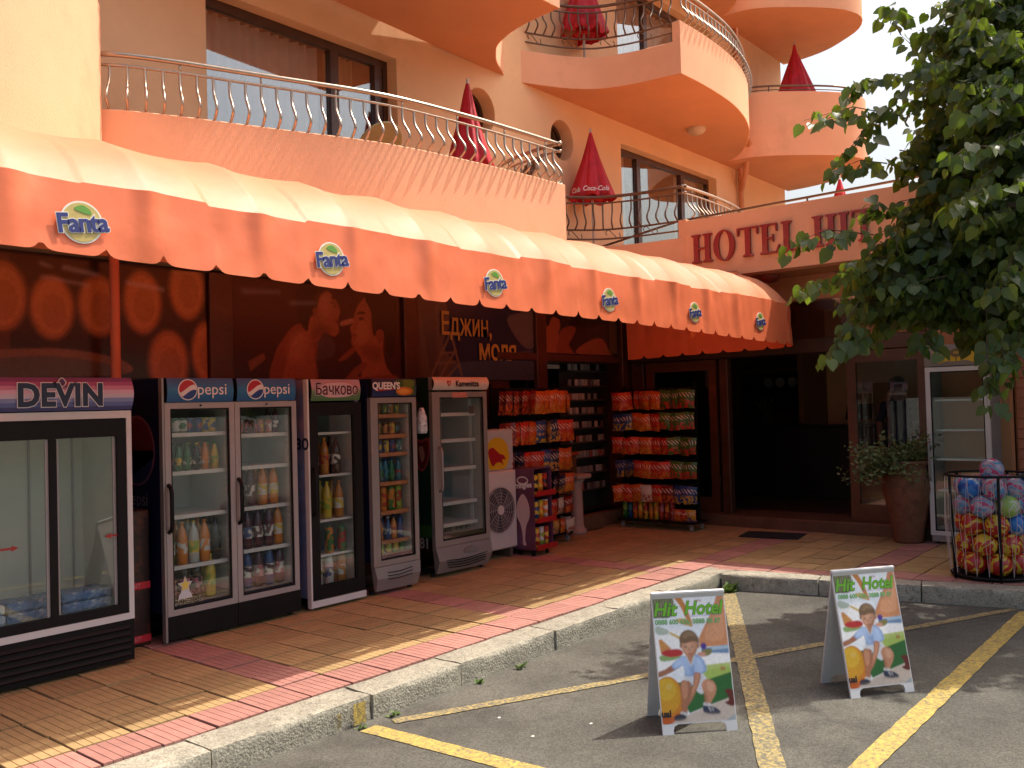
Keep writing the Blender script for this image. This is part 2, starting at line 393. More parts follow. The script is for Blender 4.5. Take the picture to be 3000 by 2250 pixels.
# weeds at the foot of the kerb
WEED = mat('weed_leaf', (.10, .17, .035), .6, var=.3, scale=30, trans=.25)
WL = ['small weed sprouting at the kerb foot near the yellow mark', 'weed tuft at the kerb foot beside the thick painted line', 'low weed in the gutter midway along the kerb', 'tiny weed in the gutter past the kerb joint', 'spreading green weed growing out of the broken kerb corner']
for (x, y, s_, n), lb in zip(((3.72, 4.1, .05, 16), (3.47, 4.1, .045, 12), (4.5, 4.1, .05, 14), (4.93, 4.1, .06, 18), (8.02, 4.04, .13, 46)), WL):
    mb = MB()
    for i in range(n):
        a = random.uniform(PI, 2*PI) if random.random() < .8 else random.uniform(0, PI); l = s_*random.uniform(.5, 1.1); e = random.uniform(.3, 1.1); w = l*.28
        d = Vector((math.cos(a)*math.cos(e), math.sin(a)*math.cos(e), math.sin(e))); sd = Vector((-math.sin(a), math.cos(a), 0))*w
        p = Vector((random.uniform(-1, 1)*s_*.6, -abs(random.gauss(0, s_*.12)), 0))
        mb.add([p, p+d*l*.5+sd, p+d*l-_Z*l*.15, p+d*l*.5-sd], [[0, 1, 2, 3]])
    tag(obj('weed', mb, WEED, loc=(x, y, 0.002), recalc=False), lb, 'weed')
# small litter specks on the asphalt
LIT = mat('pale_scrap', (.6, .58, .5), .9, var=.2)
for x, y, c, lb in ((4.07, 3.55, 0, 'small pale scrap on the asphalt beside the thin diagonal line'), (4.3, 3.05, 0, 'pale scrap lying between the kerb and the signboard'), (3.95, 3.2, 0, 'tiny pale chip lying by the thick painted line'), (7.2, 3.5, 0, 'tiny white scrap in the bay near the kerb corner')):
    mb = MB(); mb.prism([(-.012, -.005), (.004, -.009), (.014, .002), (.003, .009), (-.01, .006)], 0, .004)
    tag(obj('litter_scrap', mb, LIT, loc=(x, y, .001)), lb, 'litter')
# ================================================================ hotel building
WALL = mat('cream_plaster', lin(236, 192, 148), .9, var=.07, scale=.9, bump=.35, bscale=150, spec=.2, stain=lin(196, 150, 112), stain_scale=.7, stain_lo=.56, stain_hi=.9)
SALM = mat('salmon_plaster', lin(238, 180, 142), .9, var=.07, scale=.9, bump=.35, bscale=140, spec=.2, stain=lin(208, 148, 114), stain_scale=.8, stain_lo=.56, stain_hi=.9)
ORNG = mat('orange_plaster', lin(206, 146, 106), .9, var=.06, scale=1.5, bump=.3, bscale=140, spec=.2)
WOOD = mat('brown_window_wood', (.075, .028, .014), .38, var=.3, scale=5, bump=.15, bscale=40, coat=.15)
STEEL = mat('brushed_rail_metal', (.46, .37, .29), .32, metal=.85, var=.12, scale=12)
IRON = mat('dark_rail_metal', (.16, .10, .07), .4, metal=.6, var=.15)
PANE = glass('window_pane', (.80, .86, .88), 1.0, 1.7)
WPANE = glass('coated_window_pane', (.90, .94, .95), .95, 2.6)
CURT = mat('curtain_cloth', (.82, .78, .72), .9, var=.1, trans=.3)
CURTT = mat('tan_curtain_cloth', (.55, .38, .2), .9, var=.1, trans=.2)
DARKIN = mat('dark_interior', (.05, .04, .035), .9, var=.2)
H = thing('hotel_building', 'orange and cream hotel with curved balconies over a row of shops', 'building', (9, 7.55, 0))
FH = 2.69; Z1 = 3.53
def curve_wall(name, outer, holes, thick, m, parent, M):
    cu = bpy.data.curves.new('w', 'CURVE'); cu.dimensions = '2D'; cu.fill_mode = 'BOTH'; cu.extrude = thick/2
    for pts in [outer]+holes:
        sp = cu.splines.new('POLY'); sp.points.add(len(pts)-1); sp.use_cyclic_u = True
        for p, q in zip(sp.points, pts): p.co = (q[0], q[1], 0, 1)
    o = bpy.data.objects.new('w', cu); COL.objects.link(o)
    me = bpy.data.meshes.new_from_object(o.evaluated_get(bpy.context.evaluated_depsgraph_get()))
    bpy.data.objects.remove(o); bpy.data.curves.remove(cu); me.materials.clear()
    me.transform(M); me.transform(Matrix.Translation(-parent.location) if parent else Matrix())
    return obj(name, me, m, parent)
# upper wall: plane Y = 7.55 .. 7.85 ; local curve x->X, y->Z
YW = 7.55
MW = Matrix(((1, 0, 0, 0), (0, 0, -1, YW+.15), (0, 1, 0, 0), (0, 0, 0, 1)))
W1 = (4.72, 7.17); W2 = (11.9, 15.1); WH = (3.76, 5.88)
holes = []
for f in (0, 1):
    for a, b in (W1, W2): holes.append([(a, WH[0]+f*FH), (b, WH[0]+f*FH), (b, WH[1]+f*FH), (a, WH[1]+f*FH)])
OV = [(8.63, 5.62), (10.36, 5.6)]
for cx, cz in OV: holes.append(el(cx, cz, .27, .29, 28))
curve_wall('wall', [(1.2, 3.5), (18.2, 3.5), (18.2, 11.8), (1.2, 11.8)], holes, .30, WALL, H, MW)
obj('side_wall', MB().box(17.9, YW+.302, 3.4, 18.2, 13, 11.8), WALL, H, world=True)
obj('roof', MB().box(1.2, YW+.01, 11.81, 18.2, 13, 12.1), WALL, H, world=True)
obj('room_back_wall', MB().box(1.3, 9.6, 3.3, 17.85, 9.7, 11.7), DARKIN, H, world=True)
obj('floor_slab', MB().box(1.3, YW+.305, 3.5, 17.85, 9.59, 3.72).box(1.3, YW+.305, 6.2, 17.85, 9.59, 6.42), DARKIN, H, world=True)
def pleats(x0, x1, y, z0, z1, m, n=14, amp=.04):
    mb = MB(); k = n*6
    row = lambda z, s: [(x0+(x1-x0)*i/k, y+amp*math.sin(2*PI*n*i/k+.6*math.sin(i*.37))*s, z) for i in range(k+1)]
    mb.sheet([row(z0, 1.15), row((z0+z1)/2, 1), row(z1, .8)]); return mb
def window(x0, x1, z0, z1, splits, blue=None):
    y = YW+.16; fw = .07
    P = bpy.data.objects.new('window', None); P.location = Vector(((x0+x1)/2, y, z0))-H.location; link(P, H)
    org = Vector(((x0+x1)/2, y, z0))
    def part(n, mb, m, smooth=False): mb.xf(Matrix.Translation(-org)); return obj(n, mb, m, P, smooth)
    fr = MB(); fr.box(x0, y, z0, x1, y+.08, z0+fw).box(x0, y, z1-fw-.02, x1, y+.08, z1).box(x0, y, z0+fw, x0+fw, y+.08, z1-fw-.02).box(x1-fw, y, z0+fw, x1, y+.08, z1-fw-.02)
    part('frame', fr, WOOD)
    xs_ = [x0+fw]+splits+[x1-fw]
    for s_ in splits: part('mullion', MB().box(s_-.055, y-.012, z0+fw+.001, s_+.055, y+.07, z1-fw-.021), WOOD)
    for i in range(len(xs_)-1):
        a = xs_[i]+(.055 if i else 0); b = xs_[i+1]-(.055 if i < len(xs_)-2 else 0)
        part('pane', MB().box(a+.002, y+.03, z0+fw, b-.002, y+.038, z1-fw-.02), WPANE)
    return P, part
P, part = window(*W1, *WH, [6.38, 7.02])
part('curtain', pleats(4.75, 6.35, YW+.42, 3.76, 5.86, CURT, 13), CURT, True); part('curtain', pleats(6.45, 6.85, YW+.42, 3.76, 5.86, CURTT, 5), CURTT, True)
P, part = window(*W2, *WH, [12.65, 14.1])
part('curtain', pleats(12.0, 12.6, YW+.42, 3.76, 5.86, CURT, 5), CURT, True); part('curtain', pleats(14.3, 15.05, YW+.42, 3.76, 5.86, CURT, 6), CURT, True)
P, part = window(W1[0], W1[1], WH[0]+FH, WH[1]+FH, [6.38])
P, part = window(W2[0], W2[1], WH[0]+FH, WH[1]+FH, [13.0, 14.1])
part('curtain', pleats(11.95, 15.05, YW+.42, 3.76+FH, 5.86+FH, CURT, 22), CURT, True)
for cx, cz in OV:
    P = bpy.data.objects.new('round_window', None); P.location = Vector((cx, YW+.2, cz))-H.location; link(P, H)
    ring = MB(); o_ = el(0, 0, .29, .31, 28); i_ = el(0, 0, .22, .24, 28)
    for y in (.0, .05): ring.v += [(x, y, z) for x, z in o_]+[(x, y, z) for x, z in i_]
    n = 28
    for k in range(n):
        q = (k+1) % n; ring.add([], []); ring.f += [[k, q, n+q, n+k], [n+k, n+q, 3*n+q, 3*n+k]]; ring.c += [None]*2; ring.mi += [0]*2
    obj('frame', ring, WOOD, P); obj('mullion', MB().box(-.015, .004, -.24, .015, .046, .24), WOOD, P)
    obj('pane', MB().prism(el(0, 0, .222, .242, 28), .02, .026, 'y'), PANE, P)

# ---------------------------------------------------------------- balconies
def resample(pts, step):
    pts = [Vector(p) for p in pts]; d = [0]
    for a, b in zip(pts, pts[1:]): d.append(d[-1]+(b-a).length)
    n = max(2, round(d[-1]/step)); out = []; j = 0
    for i in range(n+1):
        t = d[-1]*i/n
        while j < len(d)-2 and d[j+1] < t: j += 1
        out.append(pts[j].lerp(pts[j+1], (t-d[j])/(d[j+1]-d[j]) if d[j+1] > d[j] else 0))
    return out
def catmull(pts, n=5):
    o = []; k = len(pts)
    for i in range(k-1):
        p0 = pts[max(i-1, 0)]; p1 = pts[i]; p2 = pts[i+1]; p3 = pts[min(i+2, k-1)]
        for j in range(n):
            t = j/n; o.append(tuple(.5*(2*b+(c-a)*t+(2*a-5*b+4*c-d)*t*t+(-a+3*b-3*c+d)*t**3) for a, b, c, d in zip(p0, p1, p2, p3)))
    return o+[tuple(pts[-1])]
def normals(pts):   # normal to the right of the walking direction = outward
    out = []
    for i in range(len(pts)):
        t = (Vector(pts[min(i+1, len(pts)-1)])-Vector(pts[max(i-1, 0)])).normalized(); out.append(Vector((t.y, -t.x)))
    return out
def parapet(parent, path, z0, z1, th, m, name='parapet'):
    p = [Vector(q) for q in path]; n = normals(p); mb = MB()
    ring = lambda d, z: [(q.x+e.x*d, q.y+e.y*d, z) for q, e in zip(p, n)]
    a = ring(0, z0); b = ring(0, z1-.01); b2 = ring(-.01, z1); c2 = ring(-th+.01, z1); c = ring(-th, z1-.01); d = ring(-th, z0)
    mb.sheet([a, b, b2, c2, c, d, a])
    k = len(p); mb.add([], []); idx = lambda r, i: r*k+i
    mb.f += [[idx(r, 0) for r in range(6)], [idx(r, k-1) for r in range(6)][::-1]]; mb.c += [None]*2; mb.mi += [0]*2
    bm_o = obj(name, mb, m, parent, world=True); smooth_angle(bm_o, 35); return bm_o
def slab(parent, outline, z0, z1, m): return obj('slab', MB().prism([tuple(q) for q in outline], z0, z1), m, parent, world=True)
BAL_MESH = {}
def baluster_mesh(kind):
    if kind in BAL_MESH: return BAL_MESH[kind]
    m = STEEL if kind[0] == 's' else IRON
    pr = [(0, .36), (.0, .27), (.03, .20), (.10, .115), (.105, .055), (0, -.01)]
    mb = MB(); mb.tube([(0, -x, z) for x, z in catmull(pr, 2)], .012, 6, cap=False)
    me = mb.mesh('baluster_'+kind); me.materials.append(m); me.polygons.foreach_set('use_smooth', [True]*len(me.polygons)); BAL_MESH[kind] = me; return me
def railing(path, ztop, spacing=.13, off=-.05, kind='s', ends=True, scrolls=False):
    p = [Vector(q) for q in path]; n = normals(p); q = [a+b*off for a, b in zip(p, n)]
    m = STEEL if kind[0] == 's' else IRON
    R = bpy.data.objects.new('balcony_railing', None); org = Vector((q[0].x, q[0].y, ztop-.45)); R.location = org-H.location; link(R, H)
    def pt(n_, mb, mm=m): mb.xf(Matrix.Translation(-org)); o = obj(n_, mb, mm, R, smooth=True); return o
    pt('top_rail', MB().tube([(a.x, a.y, ztop) for a in q], .022, 8)); pt('middle_rail', MB().tube([(a.x, a.y, ztop-.085) for a in q], .012, 6)); pt('bottom_rail', MB().tube([(a.x, a.y, ztop-.455) for a in q], .013, 6))
    rs = resample(q, spacing); nn = normals(rs); me = baluster_mesh(kind)
    for i, (a, b) in enumerate(zip(rs, nn)):
        if i == 0 or i == len(rs)-1: continue
        o = obj('baluster', me, None, R); o.location = Vector((a.x, a.y, ztop-.445))-org; o.rotation_euler = (0, 0, math.atan2(b.y, b.x)+PI/2)
        if i % 5 == 2: pt('rail_post', MB().tube([(a.x, a.y, ztop-.09), (a.x, a.y, ztop-.015)], .009, 6))
        if i % 10 == 4 and not scrolls: pt('rail_foot', MB().tube([(a.x, a.y, ztop-.52), (a.x, a.y, ztop-.455)], .011, 6))
    if scrolls:
        pt('low_rail', MB().tube([(a.x, a.y, ztop-.585) for a in q[2:-1]], .012, 6))
        for i in (2, -2): pt('rail_foot', MB().tube([(q[i].x, q[i].y, ztop-.69), (q[i].x, q[i].y, ztop-.585)], .011, 6))
        for i in range(2, len(rs)-2, 4):
            a = rs[i]; t = (rs[i+1]-rs[i-1]).normalized(); prof = [(-.085, -.075), (-.10, -.03), (-.06, -.005), (-.03, -.03), (.03, -.095), (.06, -.125), (.10, -.10), (.085, -.05)]
            pt('scroll', MB().tube([(a.x+t.x*u, a.y+t.y*u, ztop-.46+w) for u, w in catmull(prof, 3)], .006, 5))
    return R
BLF = catmull([(3.12, 7.3), (3.38, 6.88), (3.82, 6.64), (4.33, 6.45), (4.87, 6.25), (5.29, 6.09), (5.79, 5.96), (6.63, 5.86), (7.44, 5.815), (7.99, 5.80)], 3)
BLS = catmull([(7.99, 5.80), (8.03, 6.22), (8.12, 6.6), (8.28, 6.94), (8.46, 7.13), (8.70, 7.32), (8.98, 7.47), (9.12, 7.56)], 3)
BRS = catmull([(9.45, 7.56), (9.62, 7.48), (10.04, 7.27), (10.39, 6.97), (10.58, 6.52), (10.65, 6.08), (10.69, 5.80)], 3)
BRF = catmull([(10.69, 5.80), (11.32, 5.79), (12.16, 5.84), (12.8, 5.95), (13.39, 6.12), (13.96, 6.36), (14.61, 6.74), (15.13, 7.17), (15.35, 7.56)], 3)
B3 = catmull([(15.25, 7.56), (15.31, 6.97), (15.48, 6.64), (15.72, 6.36), (16.1, 5.97), (16.55, 5.63), (17.1, 5.5), (17.62, 5.72), (17.98, 6.15), (18.25, 6.6), (18.38, 7.12), (18.4, 7.56)], 3)
def inset(path, d): return [tuple(Vector(q)-e*d) for q, e in zip(path, normals(path))]
for f in (0, 1, 2):
    z = Z1+f*FH-(.02 if f else 0)
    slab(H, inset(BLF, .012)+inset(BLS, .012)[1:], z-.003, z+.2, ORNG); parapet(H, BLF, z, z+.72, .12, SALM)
    parapet(H, BLS, z+.002, z+.45, .12, SALM)
    if f < 2: railing(BLF[1:], z+1.17); railing(BLS, z+1.17, scrolls=True)
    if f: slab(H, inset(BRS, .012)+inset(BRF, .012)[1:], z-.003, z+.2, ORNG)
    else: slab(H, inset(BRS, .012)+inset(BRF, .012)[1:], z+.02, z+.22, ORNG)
    parapet(H, BRF, z, z+.72, .12, SALM); parapet(H, BRS, z-(.1 if f == 0 else 0)+.002, z+(.48 if f == 0 else .45), .12, SALM)
    if f < 2: railing(BRF, z+1.17); railing(BRS, z+1.17, kind='iron', scrolls=True)
    if f:
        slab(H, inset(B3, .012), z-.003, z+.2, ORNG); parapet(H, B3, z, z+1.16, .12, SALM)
        q = inset(B3, .06)
        obj('balcony_rail', MB().tube([(a[0], a[1], z+1.28) for a in q], .018, 6).tube([(a[0], a[1], z+1.21) for a in q], .009, 5), IRON, H, world=True, smooth=True)
        obj('rail_post', MB().tube([(*q[6], z+1.15), (*q[6], z+1.28)], .01, 6), IRON, H, world=True)
        obj('rail_post', MB().tube([(*q[17], z+1.15), (*q[17], z+1.28)], .01, 6), IRON, H, world=True)
# solid curved parapet of the neighbouring balcony at the left
cc, rr = Vector((1.6, 7.9)), 2.05
arc = [(cc.x+rr*math.cos(a), cc.y+rr*math.sin(a)) for a in [math.radians(-190+i*8) for i in range(24)]]
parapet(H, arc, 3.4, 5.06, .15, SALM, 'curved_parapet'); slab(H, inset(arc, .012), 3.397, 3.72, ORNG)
q = inset(arc, .07); obj('balcony_rail', MB().tube([(a[0], a[1], 5.25) for a in q], .02, 8), IRON, H, world=True, smooth=True)
for i in (8, 13, 18, 21): obj('rail_post', MB().tube([(*q[i], 5.05), (*q[i], 5.25)], .012, 6), IRON, H, world=True)
# soffit lamp, downpipe
mb = MB(); mb.lathe([(.15, 0), (.15, -.03), (.12, -.075), (.06, -.10), (.0, -.105)], 20, (13.02, 6.83, Z1+FH-.024), cap=False)
obj('soffit_lamp', mb, mat('lamp_glass', (.55, .42, .30), .4, var=0), H, world=True, smooth=True)
PIPE = mat('painted_pipe', lin(206, 140, 100), .5, var=.05)
mb = MB(); mb.tube([(15.95, 7.47, 4.3), (15.95, 7.47, 11.5)], .05, 10); obj('downpipe', mb, PIPE, H, world=True, smooth=True)
mb = MB(); mb.tube([(15.0, 6.98, 6.6), (15.25, 6.95, 6.5), (15.75, 7.28, 6.05), (15.93, 7.45, 5.8)], .05, 10); obj('downpipe_branch', mb, PIPE, H, world=True, smooth=True)
for z in (5.2, 8.0): obj('pipe_clip', MB().box(15.88, 7.41, z, 16.02, 7.56, z+.03), IRON, H, world=True)

# ---------------------------------------------------------------- entrance wing : sign fascia at X = 10.65, wall at X = 11.4
FX = 10.65
obj('sign_fascia', MB().box(FX, -3, 3.43, FX+.2, 5.79, 4.21), SALM, H, world=True)
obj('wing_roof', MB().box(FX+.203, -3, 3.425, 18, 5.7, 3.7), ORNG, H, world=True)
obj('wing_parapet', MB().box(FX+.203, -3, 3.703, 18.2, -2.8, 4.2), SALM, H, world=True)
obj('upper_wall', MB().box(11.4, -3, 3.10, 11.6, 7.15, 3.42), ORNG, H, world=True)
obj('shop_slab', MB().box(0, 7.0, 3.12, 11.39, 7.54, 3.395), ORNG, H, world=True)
mb = MB(); mb.lathe([(.13, 0), (.13, -.03), (.09, -.08), (.0, -.10)], 18, (11.05, 4.82, 3.422), cap=False)
obj('soffit_lamp', mb, mat('red_lamp_glass', (.28, .05, .03), .4, var=0), H, world=True, smooth=True)
R = bpy.data.objects.new('terrace_railing', None); R.location = Vector((10.8, 3, 4.2))-H.location; link(R, H)
mb = MB(); mb.tube([(0, 3.0, .06), (0, -6, .19)], .016, 8); obj('top_rail', mb, IRON, R, smooth=True)
mb = MB(); mb.tube([(0, 3.0, .06), (-.02, 4.2, -.12)], .016, 8); obj('top_rail', mb, IRON, R, smooth=True)
for y, h in ((2.95, .06), (2.1, .075), (1.2, .09), (-.2, .11), (-1.8, .13), (-3.5, .15)): obj('rail_post', MB().tube([(0, y, 0), (0, y, h)], .012, 6), IRON, R)
# ================================================================ shop front (ground floor)
DKW = mat('dark_red_wood', (.060, .018, .010), .35, var=.3, scale=4, bump=.2, bscale=30, coat=.2)
YS = 7.15
curve_wall('shop_wall', [(-1, .10), (11.39, .10), (11.39, 3.115), (-1, 3.115)], [[(8.48, .34), (11.04, .34), (11.04, 2.40), (8.48, 2.40)]], .2, DKW, H, Matrix(((1, 0, 0, 0), (0, 0, -1, YS+.11), (0, 1, 0, 0), (0, 0, 0, 1))))
for x0, x1 in ((4.42, 4.65), (6.76, 6.98), (9.06, 9.27), (11.05, 11.2)): obj('pilaster', MB().bbox(x0, YS-.06, .14, x1, YS+.008, 3.1, .008), DKW, H, world=True)
obj('transom_beam', MB().bbox(8.3, YS-.05, 2.41, 11.04, YS+.008, 2.50, .008), DKW, H, world=True)
# posters above the coolers ---------------------------------------------------
PF = mat('poster_edge', (.04, .02, .015), .4, var=0)
def poster(name, label, x0, x1, z0, z1, items, rough=.22):
    T = thing(name, label, 'poster', (x0, YS-.012, z0)); w, h = x1-x0, z1-z0
    obj('panel', MB().box(0, 0, 0, w, .011, h), PF, T)
    obj('print', photo_mesh(items, 0, 0, w, h, -.0015, int(w*130), int(h*130), .7, .07), print_mat(rough), T); return T, w, h
d0 = (.035, .014, .010); b1 = (.42, .15, .05); b2 = (.30, .10, .035); b3 = (.12, .045, .02)
def barrel(cx, cy, rx, ry): return [(b3, el(cx, cy, rx*1.2, ry*1.13, 24)), (b2, el(cx, cy, rx*1.04, ry*1.04, 24)), (b1, el(cx, cy, rx*.9, ry*.9, 24)), (tuple(c*.8 for c in b1), el(cx+rx*.1, cy+.03, rx*.6, ry*.6, 20))]
AR = 2.75/.95
items = [(d0, rc(0, 0, 1, 1)), ((.09, .03, .018), rc(0, 0, .42, 1)), ((.16, .06, .03), sm([(0, 0), (.35, .0), (.42, .4), (.3, .75), (0, .7)]))]
for cx, cy, rx, ry in ((.53, .42, .055, .25), (.66, .38, .055, .25), (.79, .32, .055, .27), (.935, .16, .055, .28), (.87, .86, .06, .28), (1.0, .76, .05, .28), (.40, .35, .06, .27)): items += barrel(cx, cy, rx, ry)
items += [((.5, .45, .45), [(.5+.035*i, .05+.012*(i%3)) if j<1 else (.5+.035*i+.03, .075+.012*(i%3)) for i in (0,) for j in (0, 1)]+[(.54, .09), (.50, .07)], 1.5, .5), ((.5, .45, .45), [(.56, .06), (.66, .10), (.66, .13), (.56, .09)], 1.5, .4), ((.5, .45, .45), [(.50, .16), (.63, .20), (.63, .22), (.5, .18)], 1.5, .35), ((.5, .45, .45), [(.74, .14), (.86, .18), (.86, .21), (.74, .17)], 1.5, .35), ((.20, .085, .05), sm([(.0, .86), (.3, .80), (.55, .76), (.72, .84), (.74, .96), (.5, .98), (.0, 1)])), ((.10, .06, .045), sm([(.3, .9), (.5, .82), (.68, .88), (.7, .97), (.3, 1)]))]
for i in range(6): items.append(((.33, .17, .12), [(.28+i*.02, .86), (.288+i*.02, .86), (.282+i*.022, 1), (.272+i*.022, 1)]))
poster('barrel_poster', 'wide poster of wine barrels above the sliding-door drink cooler', 1.6, 4.41, 2.16, 3.09, items)
# couple sharing a bite
sk = (.27, .075, .035); sk2 = (.20, .05, .025); hair = (.018, .008, .006); bgc = (.045, .012, .010)
items = [(bgc, rc(0, 0, 1, 1)), ((.075, .04, .045), sm([(.42, .55), (.5, .5), (.56, .6), (.55, .75), (.45, .8), (.4, .7)])),
 ((.17, .055, .03), [(.08, .83), (.16, .74), (.17, .80), (.09, .93)]),
 (sk2, sm([(.2, 1.05), (.22, .75), (.27, .58), (.33, .45), (.4, .42), (.43, .5), (.46, .6), (.45, .8), (.44, 1.05)])),
 (sk, sm([(.27, 1.05), (.3, .7), (.36, .52), (.42, .55), (.44, .75), (.43, 1.05)])),
 (sk, sm([(.40, .58), (.41, .38), (.43, .25), (.46, .1), (.52, .05), (.58, .16), (.60, .26), (.59, .33), (.585, .4), (.59, .48), (.56, .54), (.5, .5), (.46, .6)])),
 (hair, sm([(.36, .4), (.34, .2), (.38, -.05), (.5, -.1), (.55, .0), (.49, .1), (.47, .2), (.45, .3), (.42, .36), (.40, .5)])),
 (sk2, sm([(.435, .27), (.455, .24), (.46, .3), (.445, .34)])), (hair, [(.545, .12), (.565, .09), (.575, .13), (.556, .14)]),
 ((.36, .13, .08), sm([(.60, .38), (.68, .33), (.69, .37), (.61, .42)])),
 (sk, sm([(.74, 1.05), (.73, .8), (.69, .68), (.665, .6), (.67, .52), (.66, .44), (.68, .37), (.69, .28), (.72, .16), (.78, .08), (.86, .2), (.88, .45), (.87, .65), (.89, .85), (.95, 1.05)])),
 ((.33, .1, .045), sm([(.7, .42), (.75, .35), (.78, .5), (.75, .62), (.70, .6)])),
 (hair, sm([(.76, .10), (.80, .0), (.9, -.03), (.97, .1), (.97, .4), (.95, .62), (.915, .74), (.885, .6), (.875, .46), (.84, .44), (.815, .52), (.80, .40), (.797, .25), (.775, .16)])),
 (sk2, sm([(.83, .47), (.865, .44), (.875, .52), (.855, .6), (.835, .57)])), (hair, sm([(.70, .275), (.735, .245), (.765, .265), (.73, .275)], 3), .8), (hair, sm([(.712, .325), (.735, .312), (.752, .328), (.73, .338)], 3), .8), ((.17, .03, .022), sm([(.668, .50), (.70, .515), (.70, .53), (.672, .525)], 3), .8), ((.17, .03, .022), sm([(.575, .36), (.592, .365), (.59, .40), (.572, .395)], 3), .8), ((.07, .02, .012), sm([(.53, .175), (.56, .165), (.565, .18), (.535, .19)], 3), .8),
 (sk2, sm([(.63, .98), (.68, .88), (.75, .8), (.76, .86), (.7, .97), (.8, .96), (.95, .95), (.95, 1.05), (.62, 1.05)])), (sk2, sm([(.58, .8), (.66, .66), (.68, .62), (.69, .68), (.63, .78)])), ((.40, .14, .07), sm([(.30, .62), (.36, .5), (.40, .6), (.36, .8), (.30, .8)]), 5, .6), ((.42, .15, .08), sm([(.47, .15), (.53, .1), (.55, .25), (.50, .33)]), 4, .6), ((.10, .03, .018), sm([(.46, .42), (.56, .47), (.5, .52), (.45, .6), (.42, .55)]), 3, .6), ((.11, .03, .02), sm([(.72, .62), (.80, .62), (.86, .66), (.84, .8), (.75, .74)]), 4, .6), ((.10, .03, .02), sm([(.56, .2), (.575, .2), (.57, .23)]), 1.2, .8), ((.06, .02, .012), [(.585, .385), (.60, .375), (.603, .39), (.588, .40)], 1, .8), ((.30, .28, .30), [(.05, .12), (.25, .10), (.26, .13), (.06, .16)], 2, .35), ((.30, .28, .30), [(.30, .2), (.45, .18), (.46, .21), (.31, .24)], 2, .3)]
poster('couple_poster', 'dark poster of two people sharing a bite between the brown pilasters', 4.66, 6.75, 2.16, 3.09, items)
# bridge and city at night
nb = (.012, .022, .055); gd = (.42, .26, .06)
items = [(nb, rc(0, 0, 1, 1)), ((.10, .065, .055), sm([(0, 0), (.2, 0), (.25, .3), (.2, .6), (.35, .9), (.3, 1.02), (0, 1.02)])), ((.045, .06, .11), sm([(.3, .8), (.6, .74), (1, .6), (1.02, 1.02), (.3, 1.02)])), ((.10, .09, .10), sm([(.75, .2), (.9, .08), (1.02, .05), (1.02, .5), (.9, .55)]))]
for i in range(10): items.append(((.055, .04, .04), [(.02+i*.012, .05), (.026+i*.012, .05), (.10+i*.006, .95), (.094+i*.006, .95)]))
for a, b in (((.1, .95), (.26, .42)), ((.34, .95), (.26, .42)), ((.13, .8), (.3, .78)), ((.17, .68), (.29, .66)), ((.16, .98), (.3, .62)), ((.22, .98), (.32, .8))):
    dx, dy = b[0]-a[0], b[1]-a[1]; l = math.hypot(dx, dy); nx, ny = -dy/l*.008, dx/l*.008*1.6; items.append(((.16, .10, .07), [(a[0]-nx, a[1]-ny), (a[0]+nx, a[1]+ny), (b[0]+nx, b[1]+ny), (b[0]-nx, b[1]-ny)]))
T, w, h = poster('bridge_poster', 'blue poster with a bridge and gold Cyrillic words above the end cooler', 6.99, 9.05, 2.16, 3.09, items)
GOLD = mat('gold_print', (.46, .27, .06), .4, var=.1)
text('lettering', 'Еджин,', GOLD, T, (w*.385, -.02, h*.67), .36, ext=.001, bold=.004, sx=.72)
text('lettering', 'моля', GOLD, T, (w*.65, -.02, h*.37), .34, ext=.001, bold=.006, sx=.85)
items = [((.03, .02, .02), rc(0, 0, 1, 1)), (sk, sm([(.02, .5), (.08, .15), (.16, .1), (.2, .35), (.18, .6), (.3, 1.0), (.0, 1.0)])), (hair, sm([(.0, .1), (.08, -.05), (.2, .0), (.2, .2), (.1, .18), (.05, .4)])), (hair, sm([(.32, .3), (.45, .15), (.55, .4), (.5, .8), (.4, .95), (.32, .7)])), (sk2, sm([(.2, .5), (.32, .35), (.4, .4), (.36, .6), (.3, .8), (.36, 1.02), (.15, 1.02)])), (sk, sm([(.4, .98), (.55, .7), (.75, .6), (.85, .9), (.86, 1.02)])), ((.12, .07, .03), rc(.86, .15, .97, .95))]
poster('small_couple_poster', 'narrow dim poster of a couple above the shop door', 9.28, 11.04, 2.52, 3.09, items)
# shop doorway: framed leaf, open gap, shelf wall
obj('door_step', MB().bbox(8.3, YS-.12, .137, 11.2, YS+.3, .34, .01), mat('brown_step_stone', (.16, .085, .05), .6, var=.2, bump=.2), H, world=True)
D = bpy.data.objects.new('shop_door', None); D.location = Vector((8.5, YS+.03, .345))-H.location; link(D, H)
mb = MB(); mb.box(0, 0, 0, .1, .05, 2.05).box(.75, 0, 0, .85, .05, 2.05).box(.1, 0, 1.95, .75, .05, 2.05).box(.1, 0, 0, .75, .05, .2).box(.1, 0, 1.35, .75, .05, 1.42); obj('leaf_frame', mb, DKW, D)
obj('pane', MB().box(.1, .02, 1.421, .75, .028, 1.949), PANE, D); obj('pane', MB().box(.1, .02, .201, .75, .028, 1.349), PANE, D)
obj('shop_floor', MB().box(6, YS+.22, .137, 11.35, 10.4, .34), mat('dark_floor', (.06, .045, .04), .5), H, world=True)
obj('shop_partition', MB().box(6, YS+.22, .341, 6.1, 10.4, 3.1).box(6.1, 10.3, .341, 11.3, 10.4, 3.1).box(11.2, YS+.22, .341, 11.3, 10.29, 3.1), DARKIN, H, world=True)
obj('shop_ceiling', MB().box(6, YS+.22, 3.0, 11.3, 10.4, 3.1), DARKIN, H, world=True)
obj('fluorescent_lamp', MB().bbox(9.4, 7.55, 2.34, 10.15, 7.62, 2.40, .01), mat('lamp_casing', (.7, .62, .58), .4, var=0), H, world=True)
